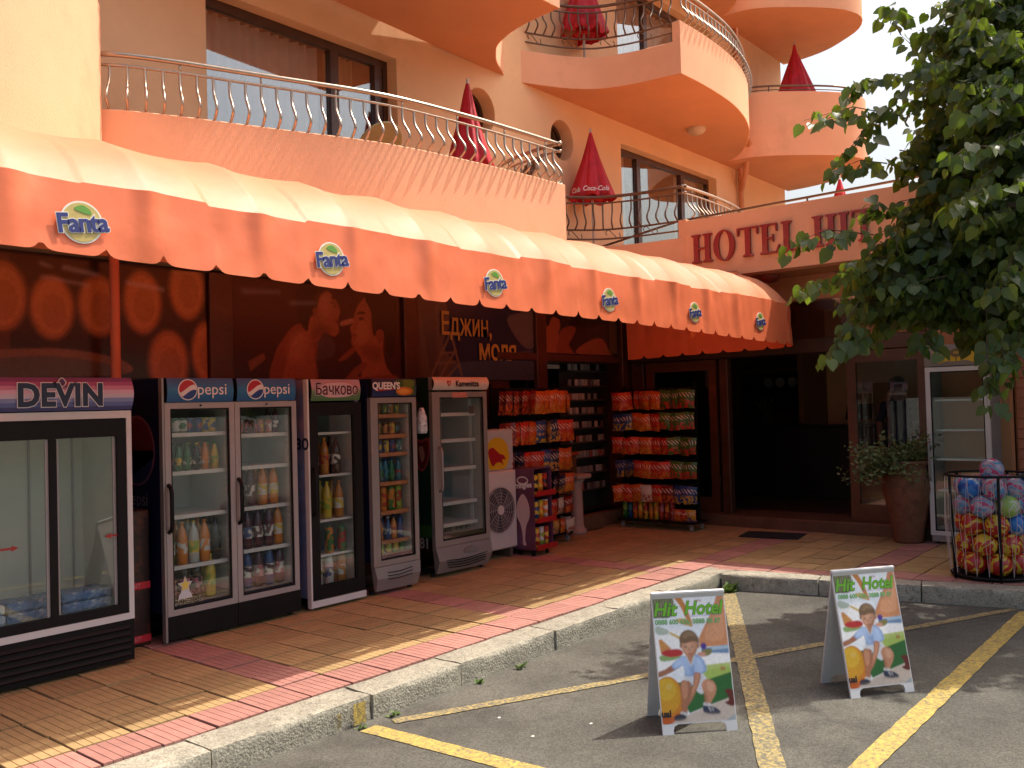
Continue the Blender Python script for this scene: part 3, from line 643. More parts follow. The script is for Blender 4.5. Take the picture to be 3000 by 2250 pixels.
# cigarette shelves inside, cartons one by one
SH = thing('tobacco_shelf', 'dark shelf unit of small packets just inside the shop doorway', 'shelf', (10.45, 7.52, .341), 0)
obj('back_panel', MB().box(-.2, .12, 0, .74, .14, 2.1), DARKIN, SH)
zs = [.28, .52, .74, .96, 1.16, 1.36, 1.56, 1.76, 1.98]
for z in zs: obj('shelf', MB().box(-.2, -.05, z-.02, .74, .119, z), mat('shelf_metal', (.10, .08, .075), .5), SH)
pc = [mat('packet_%d' % i, c, .45, var=.05) for i, c in enumerate(((.55, .5, .48), (.30, .25, .26), (.42, .36, .34), (.2, .17, .2), (.16, .10, .08), (.45, .12, .1)))]
pm = {}
for i, m in enumerate(pc): pm[i] = MB().bbox(-.028, -.012, 0, .028, .012, .088, .003).mesh('packet'); pm[i].materials.append(m)
cn = ['white', 'grey', 'beige', 'slate', 'brown', 'red']; rown = ['lowest', 'second', 'third', 'fourth', 'fifth', 'sixth', 'seventh', 'eighth', 'top']
for r, z in enumerate(zs):
    for k in range(11):
        if random.random() < .22: continue
        ci = random.choices(range(6), (4, 3, 3, 2, 2, 1))[0]
        o = obj('cigarette_packet', pm[ci], None); o.location = (10.45-.15+k*.078, 7.50, .342+z); o.rotation_euler = (0, 0, random.uniform(-.1, .1))
        tag(o, '%s cigarette packet on the %s shelf inside the shop doorway' % (cn[ci], rown[r]), 'packet', 'cigarette packets inside the shop')
# counter front, column stand by the doorway
CW = mat('counter_panel', (.20, .085, .045), .6, var=.2, scale=3)
T = thing('shop_counter', 'orange brown counter panel standing in the shop doorway', 'counter', (9.75, 7.44, .341)); obj('panel', MB().bbox(-.4, 0, 0, .58, .05, .78, .008), CW, T); obj('top', MB().bbox(-.43, -.03, .781, .6, .2, .83, .008), mat('counter_top', (.45, .12, .05), .4), T)
T = thing('column_stand', 'small pale fluted column stand beside the snack rack', 'stand', (9.62, 6.95, .15))
mb = MB(); mb.lathe([(.13, 0), (.13, .05), (.10, .08), (.09, .12), (.08, .62), (.09, .66), (.12, .72)], 24, mod=lambda a, i: 1-.05*(abs(math.sin(a*6)) if 2 < i < 6 else 0))
obj('shaft', mb, mat('pale_stand', (.42, .30, .26), .6, var=.08), T, smooth=True); obj('cap', MB().bbox(-.15, -.15, .72, .15, .15, .78, .012), MATS['pale_stand'], T)
# pipe beside the barrel poster
T = thing('awning_post', 'thin pink painted post in front of the barrel poster', 'post', (3.5, 6.97, .15))
mb = MB(); mb.tube([(0, 0, 0), (0, 0, 3.24)], .038, 12); obj('pole', mb, mat('pink_paint', (.50, .20, .13), .5, var=.05), T, smooth=True); obj('foot_plate', MB().box(-.07, -.07, -.001, .07, .07, .012), IRON, T)

# ================================================================ entrance
EX = 11.4; ZF = .30
STEP = mat('step_stone', (.13, .065, .04), .45, var=.25, scale=4, bump=.15)
obj('entrance_step', MB().bbox(11.15, 2.9, .137, 11.9, 7.0, ZF, .012), STEP, H, world=True)
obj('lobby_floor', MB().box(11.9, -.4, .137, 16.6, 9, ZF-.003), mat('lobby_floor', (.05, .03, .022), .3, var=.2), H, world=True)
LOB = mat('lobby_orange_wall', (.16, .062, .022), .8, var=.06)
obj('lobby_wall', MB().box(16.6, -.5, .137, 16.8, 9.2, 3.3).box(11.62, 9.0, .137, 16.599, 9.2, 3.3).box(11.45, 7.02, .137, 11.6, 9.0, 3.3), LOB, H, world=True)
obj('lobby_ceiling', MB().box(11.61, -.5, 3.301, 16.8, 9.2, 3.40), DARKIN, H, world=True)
obj('lobby_side_wall', MB().box(11.62, -.5, ZF, 16.599, -.4, .9).box(11.62, -.5, 2.9, 16.599, -.4, 3.3).box(11.62, -.5, .9, 12.6, -.4, 2.9).box(15.0, -.5, .9, 16.599, -.4, 2.9), LOB, H, world=True)
obj('lobby_light_block', MB().box(14.0, 5.62, ZF, 16.599, 5.70, 3.3), LOB, H, world=True)  # added wall, blocks the side window's light from the rest of the lobby
obj('lobby_lit_panel', MB().box(15.0, 4.2, ZF, 15.12, 5.615, 3.3), mat('lobby_lit_wall', (.62, .34, .16), .8, var=.05), H, world=True)  # brighter copy of the orange lobby wall, window light put into its colour
obj('entrance_header', MB().bbox(EX-.05, 2.95, 2.41, EX+.12, 7.14, 2.60, .01), WOOD, H, world=True)
for y in (3.0, 3.98, 5.62, 6.28, 7.02): obj('transom_mullion', MB().box(EX-.02, y, 2.602, EX+.08, y+.07, 3.098), WOOD, H, world=True)
for a, b in ((3.07, 3.98), (4.05, 5.62), (5.69, 6.28), (6.35, 7.02)): obj('transom_pane', MB().box(EX+.02, a+.001, 2.603, EX+.03, b-.001, 3.097), PANE, H, world=True)
for y in (5.62, 6.95): obj('door_post', MB().bbox(EX-.03, y, ZF+.001, EX+.10, y+.13, 2.408, .01), WOOD, H, world=True)
def door_leaf(y0, y1, x, z1=2.40):
    D = bpy.data.objects.new('glass_door', None); org = Vector((x, y0, ZF+.004)); D.location = org-H.location; link(D, H); w = y1-y0; h = z1-org.z
    f = MB(); f.box(0, 0, 0, .06, .11, h).box(0, w-.11, 0, .06, w, h).box(0, .11, h-.14, .06, w-.11, h).box(0, .11, 0, .06, w-.11, .2)
    obj('frame', f, mat('door_wood', (.115, .038, .016), .35, var=.3, scale=5, coat=.2), D); obj('pane', MB().box(.025, .111, .201, .032, w-.111, h-.141), PANE, D)
door_leaf(3.05, 4.0, EX-.04); door_leaf(5.8, 6.9, EX-.02, 2.40)
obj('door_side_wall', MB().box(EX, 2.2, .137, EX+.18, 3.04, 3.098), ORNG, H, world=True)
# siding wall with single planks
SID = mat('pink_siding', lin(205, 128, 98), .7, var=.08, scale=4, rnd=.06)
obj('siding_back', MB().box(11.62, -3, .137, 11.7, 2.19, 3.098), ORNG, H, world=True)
pm_ = MB(); pm_.prism([(0, 0), (-.022, .004), (-.006, .112), (0, .112)], -2.9, 2.19, 'y'); sid_me = None
for i in range(25):
    mb = MB(); z = .16+i*.115; mb.add([(11.619, -2.9, z), (11.595, -2.9, z+.003), (11.612, -2.9, z+.113), (11.619, -2.9, z+.113), (11.619, 2.17, z), (11.595, 2.17, z+.003), (11.612, 2.17, z+.113), (11.619, 2.17, z+.113)], [[0, 1, 2, 3], [4, 7, 6, 5], [0, 4, 5, 1], [1, 5, 6, 2], [2, 6, 7, 3], [3, 7, 4, 0]])
    obj('siding_plank', mb, SID, H, world=True)
# things in the lobby
T = thing('reception_desk', 'dark reception desk inside the open entrance', 'desk', (13.6, 5.4, ZF)); BLK = mat('black_panel', (.012, .011, .012), .3, var=.1)
obj('front', MB().bbox(0, -1.5, 0, .08, 1.2, 1.08, .01), BLK, T); obj('top', MB().bbox(-.05, -1.55, 1.081, .55, 1.25, 1.12, .01), BLK, T)
T = thing('reception_sign', 'dim sign with raised letters on the lobby wall', 'sign', (16.59, 7.2, 2.47), -PI/2); text('lettering', 'RECEPTION', mat('sign_brown', (.07, .035, .02), .4), T, (0, -.012, 0), .24, ext=.01, bold=.006)
T = thing('wall_clock_panel', 'dark lobby wall board with three pale oval clocks', 'board', (16.56, 7.1, 1.7), -PI/2); obj('board', MB().bbox(-.75, -.03, -.1, .6, .02, .62, .01), BLK, T)
for i in range(3): obj('clock_face', MB().lathe([(.095, 0), (.095, .012)], 16).xf(Matrix.Translation((-.22+i*.24, -.032, .44)) @ Matrix.Rotation(PI/2, 4, 'X')), mat('clock_white', (.55, .5, .42), .5, var=0), T)
T = thing('desk_monitor', 'slanted desk screen on the reception desk by the lit wall', 'monitor', (13.9, 4.75, ZF+1.12)); obj('screen', MB().bbox(-.01, -.2, .08, .02, .2, .34, .006).xf(Matrix.Rotation(.5, 4, 'Y')), BLK, T); obj('stand', MB().bbox(-.06, -.08, 0, .06, .08, .02, .005).box(-.01, -.02, .02, .04, .02, .16), BLK, T)
T = thing('leafy_lobby_plant', 'dim leafy plant on the reception desk', 'plant', (13.85, 6.2, ZF+1.12)); mb = MB(); mb.lathe([(.07, 0), (.1, .16), (.1, .18)], 14); obj('pot', mb, BLK, T); mb = MB()
for i in range(40):
    a = random.uniform(0, 2*PI); e = random.uniform(.2, 1.3); l = random.uniform(.2, .42); d = Vector((math.cos(a)*math.cos(e), math.sin(a)*math.cos(e), math.sin(e))); s_ = Vector((-math.sin(a), math.cos(a), 0))*.025; mb.add([_Z*.17, _Z*.17+d*l*.6+s_, _Z*.17+d*l-_Z*.05, _Z*.17+d*l*.6-s_], [[0, 1, 2, 3]])
obj('leaves', mb, mat('plant_dark_leaf', (.03, .06, .02), .5, var=.2), T, recalc=False)
T = thing('doormat', 'black rubber doormat on the paving before the entrance step', 'doormat', (10.63, 4.72, .153), .17)
obj('mat', MB().bbox(-.24, -.36, 0, .24, .36, .012, .004), mat('black_rubber', (.012, .012, .014), .85, var=.2, bump=.6, bscale=120), T)

# ================================================================ awning
AWN = mat('orange_awning_cloth', (.95, .225, .095), .42, var=.08, scale=2.5, bump=.25, bscale=9, spec=.55, trans=.14, trcol=(.85, .15, .03), stain=(.70, .17, .05), stain_scale=1.6, stain_lo=.55, stain_hi=.8)
A = thing('shop_awning', 'long orange awning with a scalloped valance over the coolers', 'awning', (4.4, 7.0, 3.3))
xe, r_, y0_, ye = 10.4, .6, 4.36, 6.98
LOGOX = (.5, 2.02, 3.53, 5.05, 6.57, 8.1, 9.62)
AWT = mat('sunlit_awning_cloth', (.82, .33, .17), .5, var=.09, scale=2.0, bump=.25, bscale=14, spec=.4, stain=(.66, .24, .12), stain_scale=1.3, stain_lo=.55, stain_hi=.85, trans=.30, trcol=(.85, .13, .03))  # canopy cloth paler than the valance, sun glare put into its colour
path = []; x = -1.0; st = .02
while x < xe: path.append((Vector((x, y0_)), Vector((0, 1)), 9.)); x += st
for i in range(int(r_*PI/2/st)):
    a = -PI/2+PI/2*i/int(r_*PI/2/st); path.append((Vector((xe+r_*math.cos(a), y0_+r_+r_*math.sin(a))), Vector((-math.cos(a), -math.sin(a))), r_))
y = y0_+r_
while y < ye: path.append((Vector((xe+r_, y)), Vector((-1, 0)), r_)); y += st
prof = [(.0, 2.985), (.035, 3.05), (.10, 3.13), (.20, 3.22), (.34, 3.305), (.52, 3.375), (.75, 3.425), (1.05, 3.455), (1.45, 3.47), (2.0, 3.475), (2.62, 3.47)]
rib0, rib = 1.70, .67
can = [[] for _ in prof]; val = [[] for _ in range(7)]
for i, (p, n, lim) in enumerate(path):
    s = -1.0+i*st; fr = ((s-rib0)/rib) % 1.0; sag = math.sin(PI*fr)**.8; rid = round((s-rib0)/rib)
    jit = .02*math.sin(rid*2.3)
    for k, (o_, z) in enumerate(prof):
        oo = min(o_, lim); z = min(z, 3.475-.075*max(0, min(1, (s-xe+.3)/.6))); w = math.sin(PI*min(1, (k+.6)/len(prof)))
        zz = z-.03*sag*w*(1 if k else .5)+jit*(k < 4)*.5
        nz = .008*mnoise.noise(Vector((s*2.2, k*.5, 3)))
        q = p+n*(oo+(.012*sag if 0 < k < 5 else 0)); can[k].append((q.x, q.y, zz+nz))
    zt = can[0][-1][2]; u = (s/.305) % 1.0; zb = 2.655-.016*s+.008*math.sin(s*1.1)+.052*abs(2*u-1)**7
    for k in range(7):
        t = k/6; z = zt+(zb-zt)*t
        amp = (.022*math.exp(-((fr if fr < .5 else fr-1)*9)**2)*(1-t)*1.2 + .006*mnoise.noise(Vector((s*2.6, t*1.3, 1)))*(t*.8+.3) + .004*mnoise.noise(Vector((s*9, t*3, 4))) + .009*mnoise.noise(Vector((s*4+t*2.6, t*1.4-s*.8, 9)))*(1-t*.5))
        amp *= 1-max(math.exp(-((s-lx)/.17)**4) for lx in LOGOX)
        d = p-n*(amp+.006+.02*t); val[k].append((d.x, d.y, z))
mb = MB(); mb.sheet(can); o = obj('canopy', mb, AWT, A, world=True, smooth=True)
mb = MB(); mb.sheet(val); o = obj('valance', mb, AWN, A, world=True, smooth=True)
RIBM = mat('awning_tube', (.5, .48, .45), .4, metal=.7, var=.1)
for k in range(-4, 13):
    xx = rib0+k*rib
    if -1 < xx < xe: obj('awning_rib', MB().tube([(xx, y0_+o_+.01, z-.03) for o_, z in prof], .012, 6), RIBM, A, world=True, smooth=True)
obj('front_bar', MB().tube([(-1, y0_+.02, 2.95), (xe, y0_+.02, 2.95)], .014, 6), RIBM, A, world=True, smooth=True)
# round logos on the valance
LW = mat('logo_white', (.80, .78, .70), .45, var=0); LG = mat('logo_ochre', (.55, .42, .14), .45, var=.1, scale=20); LB = mat('logo_blue', (.03, .038, .18), .45, var=0); LGR = mat('logo_green', (.13, .33, .05), .45, var=.1)
def fanta(cx, cy, cz, ang):
    G = bpy.data.objects.new('logo', None); G.location = Vector((cx, cy, cz))-A.location; G.rotation_euler = (0, 0, ang); G.scale = (.84, 1, .84); link(G, A)
    obj('disc_rim', MB().prism(el(0, 0, .122, .122, 32), -.001, .003, 'y'), LW, G); obj('disc', MB().prism(el(0, 0, .112, .112, 32), -.003, -.0015, 'y'), LG, G)
    obj('leaf', MB().prism(sm([(-.045, .075), (.0, .098), (.04, .08), (.055, .05), (.0, .055)]), -.005, -.0035, 'y'), LGR, G)
    me = text_mesh('Fanta', .15, .0008, .009, .0, spacing=.92); me.transform(Matrix.Rotation(.13, 4, 'Z')); obj('lettering_outline', me, LW, G, loc=(.003, -.0065, -.008), rot=(PI/2, 0, 0))
    me = text_mesh('Fanta', .15, .0008, .0045, .0, spacing=.92); me.transform(Matrix.Rotation(.13, 4, 'Z')); obj('lettering', me, LB, G, loc=(.003, -.0085, -.008), rot=(PI/2, 0, 0))
for x in (.5, 2.02, 3.53, 5.05, 6.57, 8.1): fanta(x, 4.332, 2.805-.010*x, 0)
fanta(9.62, 4.330, 2.715, 0)

# ================================================================ HOTEL sign
SG = thing('hotel_sign', 'red raised serif letters reading HOTEL HIT on the orange fascia', 'sign', (FX, 3.9, 3.63), -PI/2)
RED = mat('red_letter', (.30, .012, .016), .35, var=.1, coat=.3)
def bar(x0, z0, x1, z1): return [(x0, z0), (x1, z0), (x1, z1), (x0, z1)]
def glyph(ch):
    s_ = .075; hgt = .37; sf = .018
    def stem(x): return [bar(x, 0, x+s_, hgt), [(x-.035, 0), (x+s_+.035, 0), (x+s_+.035, sf), (x+s_, sf*1.9), (x, sf*1.9), (x-.035, sf)], [(x-.035, hgt), (x+s_+.035, hgt), (x+s_+.035, hgt-sf), (x+s_, hgt-sf*1.9), (x, hgt-sf*1.9), (x-.035, hgt-sf)]]
    if ch == 'H': return stem(.035)+stem(.215)+[bar(.11, .175, .215, .195)], .35
    if ch == 'I': return stem(.035), .17
    if ch == 'T': return [q for q in stem(.12)[:2]]+[bar(0, hgt-.022, .315, hgt), [(0, hgt-.02), (.03, hgt-.022), (.02, hgt-.10), (.005, hgt-.10)], [(.285, hgt-.022), (.315, hgt-.02), (.31, hgt-.10), (.295, hgt-.10)]], .34
    if ch == 'E': return stem(.035)+[bar(.11, hgt-.02, .25, hgt), [(.225, hgt-.02), (.25, hgt-.02), (.25, hgt-.10), (.238, hgt-.10)], bar(.11, .18, .19, .20), bar(.185, .145, .198, .235), bar(.11, 0, .265, .02), [(.235, .02), (.265, .02), (.285, .10), (.272, .10)]], .31
    if ch == 'L': return stem(.035)+[bar(.11, 0, .24, .02), [(.21, .02), (.24, .02), (.26, .11), (.247, .11)]], .29
x = -1.79; SX = .89
for ch in 'HOTEL HIT':
    if ch == ' ': x += .13; continue
    if ch == 'O':
        mb = MB(); oo = el(.165, .185, .165, .20, 32); ii = el(.165, .185, .085, .185, 32, rot=.0); n = 32
        for yv in (-.045, -.005): mb.v += [(a, yv, b) for a, b in oo]+[(a, yv, b) for a, b in ii]
        for k in range(n):
            q = (k+1) % n; mb.f += [[k, q, n+q, n+k], [2*n+k, 3*n+k, 3*n+q, 2*n+q], [k, 2*n+k, 2*n+q, q], [n+k, n+q, 3*n+q, 3*n+k]]; mb.c += [None]*4; mb.mi += [0]*4
        adv = .37
    else:
        ps, adv = glyph(ch); mb = MB()
        for j, p_ in enumerate(ps): mb.prism(p_, -.045-.0006*j, -.005, 'y')
    obj('letter', mb, RED, SG, loc=(x, 0, 0)).scale = (SX, 1, 1); x += adv*SX
# ================================================================ drink coolers
CG = glass('cooler_glass', (.90, .94, .93), 1.0, 1.55)
BLKP = mat('black_plastic', (.008, .008, .009), .5, var=.15, spec=.2); GRYP = mat('grey_frame', (.36, .34, .34), .4, var=.06, metal=.2)
WHTP = mat('white_frame', (.62, .62, .62), .45, var=.05); SILV = mat('silver_plastic', (.30, .29, .285), .38, metal=.35, var=.06)
LINR = mat('cooler_liner', (.52, .54, .53), .55, var=.05); LINP = mat('pale_cooler_liner', (.66, .68, .60), .55, var=.05); SHLF = mat('white_wire', (.66, .67, .67), .4, var=.04)
NAVY = mat('navy_panel', (.006, .012, .05), .4, spec=.25, var=.25, scale=3); DGRN = mat('dark_green_panel', (.006, .03, .016), .35, var=.2)
def shell(T, w, d, h, z0, z1, side, inner, t=.045):
    b = MB(); b.box(0, .02, z0, t, d, h).box(w-t, .02, z0, w, d, h).box(t, .02, h-t, w-t, d, h).box(t, d-t, z0+t, w-t, d, h-t).box(t, .02, z0, w-t, d, z0+t)
    obj('cabinet', b, side, T)
    e = .003; i = MB(); i.add([(t+e, .03, z0+t+e), (w-t-e, .03, z0+t+e), (w-t-e, d-t-e, z0+t+e), (t+e, d-t-e, z0+t+e), (t+e, .03, z1), (w-t-e, .03, z1), (w-t-e, d-t-e, z1), (t+e, d-t-e, z1)], [[0, 1, 2, 3], [3, 2, 6, 7], [0, 3, 7, 4], [1, 5, 6, 2], [4, 7, 6, 5]])
    obj('liner', i, inner, T, recalc=False)
def frame(T, x0, z0, x1, z1, fw, m, name='door', y0=-.03, y1=.015, fb=None, ft=None):
    fb = fb or fw; ft = ft or fw
    D = bpy.data.objects.new(name, None); D.location = (x0, y0, z0); link(D, T); w = x1-x0; h = z1-z0; t = y1-y0
    f = MB(); f.box(0, 0, 0, fw, t, h).box(w-fw, 0, 0, w, t, h).box(fw, .0005, 0, w-fw, t, fb).box(fw, .0005, h-ft, w-fw, t, h); obj('frame', f, m, D)
    g_ = MB(); a = .016; f2 = .012; g_.box(fw, .004, fb, fw+f2, a, h-ft).box(w-fw-f2, .004, fb, w-fw, a, h-ft).box(fw+f2, .004, fb, w-fw-f2, a, fb+f2).box(fw+f2, .004, h-ft-f2, w-fw-f2, a, h-ft); obj('gasket', g_, BLKP, D)
    obj('glass', MB().box(fw+.001, .019, fb+.001, w-fw-.001, .024, h-ft-.001), CG, D); return D
def handle(D, x, z0, z1, m, r=.014):
    pts = [(x, 0, z0), (x, -.035, z0+.02), (x, -.045, z0+.06), (x, -.045, z1-.06), (x, -.035, z1-.02), (x, 0, z1)]
    obj('handle', MB().tube(pts, r, 8), m, D, smooth=True)
def shelf(T, x0, x1, y0, y1, z, lip=.03, m=None):
    b = MB(); b.box(x0, y0, z-.008, x1, y1, z).box(x0, y0-.012, z-lip+.006, x1, y0-.001, z+.006); obj('shelf', b, m or SHLF, T)
def rack_marks(T, x, y, z0, z1):
    b = MB(); z = z0
    while z < z1: b.box(x-.012, y, z, x-.004, y+.03, z+.012); z += .045
    b.box(x-.0035, y-.004, z0-.03, x, y+.034, z1+.03); obj('shelf_track', b, SHLF, T)
def header_strip(T, w, z0, z1, items, name='header', y=-.035, x0=0, bulge=.0, side=BLKP):
    h = z1-z0; n = 8; b = MB()
    rows = [[(x0, y-bulge*math.sin(PI*i/n), z0+h*i/n), (x0+w, y-bulge*math.sin(PI*i/n), z0+h*i/n)] for i in range(n+1)]
    P = obj(name, MB().box(x0, y+.002, z0, x0+w, .02, z1), side, T)
    pr = MB()
    for i in range(n):
        v = 1-(i+.5)/n
        pr.col = items(v) if callable(items) else items; pr.add([rows[i][0], rows[i][1], rows[i+1][1], rows[i+1][0]], [[0, 1, 2, 3]])
    for k in (0, 1): pr.col = (.02, .02, .03); pr.poly([r[k] for r in rows]+[(rows[0][k][0], y+.003, z1), (rows[0][k][0], y+.003, z0)])
    obj('light_panel', pr, print_mat(.3), P); return P
def mixc(a, b, t): return tuple(x+(y-x)*t for x, y in zip(a, b))
def grad(stops):
    def f(v):
        for (a, ca), (b, cb) in zip(stops, stops[1:]):
            if v <= b: return mixc(ca, cb, (v-a)/(b-a))
        return stops[-1][1]
    return f
TW = mat('print_white', (.75, .76, .78), .4, var=0); TN = mat('print_navy', (.01, .02, .06), .4, var=0); TR = mat('print_red', (.40, .02, .025), .4, var=0); TK = mat('print_black', (.012, .012, .014), .4, var=0); TG = mat('print_green', (.06, .22, .03), .4, var=0); TMAR = mat('print_maroon', (.10, .008, .03), .4, var=0)
# ---- bottles and cans (each its own thing, with label and cap parts)
BM = {}
def bottle_mesh(kind):
    if kind in BM: return BM[kind]
    if kind == 'big': prof = [(.030, 0), (.042, .012), (.042, .19), (.040, .215), (.028, .265), (.014, .295), (.0135, .31)]; lab = (.0428, .085, .175); cap = (.0155, .308, .328)
    elif kind == 'small': prof = [(.024, 0), (.031, .01), (.031, .115), (.027, .14), (.014, .185), (.012, .20)]; lab = (.0316, .05, .105); cap = (.0145, .198, .215)
    elif kind == 'can': prof = [(.024, 0), (.030, .01), (.030, .105), (.024, .118)]; lab = (.0304, .018, .10); cap = (.0235, .117, .120)
    else: prof = [(.036, 0), (.038, .004), (.038, .205), (.03, .225)]; lab = (.0385, .02, .2); cap = (.016, .224, .24)
    n = 12; b = MB().lathe(prof, n).mesh('bottle_body'); l = MB().lathe([(lab[0], lab[1]), (lab[0], lab[2])], n, cap=False).mesh('bottle_label'); c = MB().lathe([(cap[0], cap[1]), (cap[0], cap[2])], 10).mesh('bottle_cap')
    for me in (b, l, c): me.polygons.foreach_set('use_smooth', [True]*len(me.polygons)); me.materials.append(None)
    BM[kind] = (b, l, c); return BM[kind]
DC = {'orange': (.62, .20, .02), 'yellow': (.62, .45, .05), 'cola': (.018, .008, .006), 'green': (.03, .16, .03), 'purple': (.07, .01, .03), 'clear': (.45, .5, .48), 'blue': (.02, .06, .22), 'red': (.35, .03, .02), 'black': (.01, .01, .01), 'lime': (.25, .38, .04), 'amber': (.45, .17, .03), 'pink': (.45, .15, .18), 'white': (.6, .6, .58), 'teal': (.03, .16, .18)}
for k, c in list(DC.items()): mat('drink_'+k, c, .15, var=.05, coat=.3)
def lab_mat(c1, c2):
    nm = 'label_%s_%s' % (c1, c2)
    if nm in MATS: return MATS[nm]
    m = bpy.data.materials.new(nm); m.use_nodes = True; t = m.node_tree; b = t.nodes['Principled BSDF']; MATS[nm] = m; b.inputs['Roughness'].default_value = .35; L = t.links.new
    tc = _n(t, 'ShaderNodeTexCoord'); v = _n(t, 'ShaderNodeTexVoronoi'); v.inputs['Scale'].default_value = 26; L(tc.outputs['Object'], v.inputs['Vector'])
    r = _n(t, 'ShaderNodeValToRGB'); r.color_ramp.interpolation = 'CONSTANT'; r.color_ramp.elements[0].color = (*DC[c1], 1); r.color_ramp.elements[1].color = (*DC[c2], 1); r.color_ramp.elements[1].position = .52
    sc = _n(t, 'ShaderNodeSeparateColor'); L(v.outputs['Color'], sc.inputs[0]); L(sc.outputs[0], r.inputs[0]); L(r.outputs[0], b.inputs['Base Color']); return m
KIND = {'big': 'large bottle', 'small': 'small bottle', 'can': 'can', 'carton': 'juice jar'}
ORDN = ['top', 'second', 'third', 'fourth', 'fifth', 'bottom']
def slot(o, m): o.material_slots[0].link = 'OBJECT'; o.material_slots[0].material = m
def drink(kind, liquid, lab, cap, M, where, group, jit=True):
    T = bpy.data.objects.new('drink_can' if kind == 'can' else 'drink_bottle', None); COL.objects.link(T)
    T.matrix_world = M @ Matrix.Rotation(random.uniform(0, 6.28), 4, 'Z'); T.empty_display_size = .05
    b, l, c = bottle_mesh(kind)
    o = obj('body', b, None, T); slot(o, MATS['drink_'+liquid]); o = obj('label_wrap', l, None, T); slot(o, lab_mat(*lab)); o = obj('cap', c, None, T); slot(o, MATS['drink_'+cap])
    tag(T, '%s %s, %s-%s wrap, %s' % (liquid, KIND[kind], lab[0], lab[1], where) if lab[0] != lab[1] else '%s %s, %s wrap, %s' % (liquid, KIND[kind], lab[0], where), 'can' if kind == 'can' else 'bottle', group)
def row(T, x0, x1, y, z, specs, where, group):
    n = len(specs); M0 = Matrix.Translation(T.location) @ Matrix.Rotation(T.rotation_euler.z, 4, 'Z')
    for i, sp in enumerate(specs):
        if sp is None: continue
        kind, liq, lab, cap = sp
        M = M0 @ Matrix.Translation((x0+(x1-x0)*(i+.5)/n+random.uniform(-.006, .006), y+random.uniform(-.008, .015), z+.001)); drink(kind, liq, lab, cap, M, where, group)
        if kind != 'carton' and True:
            drink(kind, liq, lab, cap, M @ Matrix.Translation((random.uniform(-.008, .008), .095, 0)), where, group)
CZ = .153
def feet(T, w, d):
    for x in (.05, w-.05):
        for y in (.08, d-.08): obj('foot', MB().lathe([(.025, 0), (.02, .03)], 10, (x, y, 0)), BLKP, T)

# ---- 1 wide sliding-door cooler, violet header
T = thing('sliding_door_cooler', 'wide black cooler with two sliding glass doors and violet header', 'cooler', (1.93, 6.08, CZ)); w, d, h = 1.21, .66, 1.96; feet(T, w, d)
shell(T, w, d, h, .34, 1.70, BLKP, LINP)
b = MB(); b.box(0, -.02, .02, w, .019, .30); obj('base_panel', b, BLKP, T)
for i in range(5): obj('louvre', MB().add([(.03, -.021, .05+i*.045), (w-.03, -.021, .05+i*.045), (w-.03, -.036, .062+i*.045), (.03, -.036, .062+i*.045), (.03, -.021, .08+i*.045), (w-.03, -.021, .08+i*.045)], [[0, 1, 2, 3], [3, 2, 5, 4]]), BLKP, T)
b = MB(); b.box(0, -.03, .301, .035, .018, 1.735).box(w-.035, -.03, .301, w, .018, 1.735).box(.035, -.0295, .301, w-.035, .018, .345).box(.035, -.0295, 1.685, w-.035, .018, 1.735); obj('front_frame', b, WHTP, T)
b = MB(); b.box(.0355, -.022, 1.56, w-.0355, .017, 1.684).box(.0355, -.022, .346, w-.0355, .017, .41).box(.0355, -.022, .411, .10, .017, 1.559).box(w-.10, -.022, .411, w-.0355, .017, 1.559).box(.66, -.024, .411, .705, .017, 1.559); obj('door_surround', b, BLKP, T)
for a, c, y in ((.101, .659, .0), (.706, w-.101, .008)):
    D = obj('sliding_door', MB().box(a, y-.006, .412, a+.02, y+.006, 1.558).box(c-.02, y-.006, .412, c, y+.006, 1.558), GRYP, T); obj('glass', MB().box(a+.021, y-.002, .412, c-.021, y+.003, 1.558), CG, D)
for a, s_ in ((.36, 1), (1.02, -1)):
    ar = art([((.35, .03, .03), [(0, .35), (.6, .35), (.6, .1), (1, .5), (.6, .9), (.6, .65), (0, .65)] if s_ > 0 else [(1, .35), (.4, .35), (.4, .1), (0, .5), (.4, .9), (.4, .65), (1, .65)])], a, .86, .11, .05, -.0085); obj_art('arrow_decal', ar, T)
P = header_strip(T, w, 1.742, h, grad([(0, (.06, .03, .16)), (.18, (.26, .09, .26)), (.4, (.55, .33, .46)), (.55, (.55, .48, .58)), (.72, (.14, .20, .46)), (.88, (.06, .09, .32)), (1, (.01, .015, .06))]), bulge=.04)
text('lettering_outline', 'DEVIN', TW, P, (.72, -.077, 1.838), .20, ext=.001, bold=.0135, sx=.93, spacing=1.04); text('lettering', 'DEVIN', TN, P, (.72, -.0795, 1.838), .20, ext=.001, bold=.0085, sx=.93, spacing=1.04)
dr = art([((.55, .5, .55), sm([(.5, 0), (.75, .5), (.6, .9), (.4, .9), (.25, .5)])), ((.07, .01, .08), sm([(.5, .12), (.68, .5), (.58, .82), (.42, .82), (.32, .5)])), ((.10, .01, .04), sm([(.0, .75), (.3, .85), (.48, 1), (.3, .98)])), ((.10, .01, .04), sm([(1, .75), (.7, .85), (.52, 1), (.7, .98)]))], .665, 1.895, .12, .065, -.072); obj_art('drop_mark', dr, P)
obj('back_rib', MB().box(.78, d-.07, .45, .79, d-.052, 1.55).box(.95, d-.07, .45, .96, d-.052, 1.55).box(1.08, d-.07, .45, 1.09, d-.052, 1.55).box(.15, d-.07, 1.18, .45, d-.052, 1.20), GRYP, T)
M0 = T.location
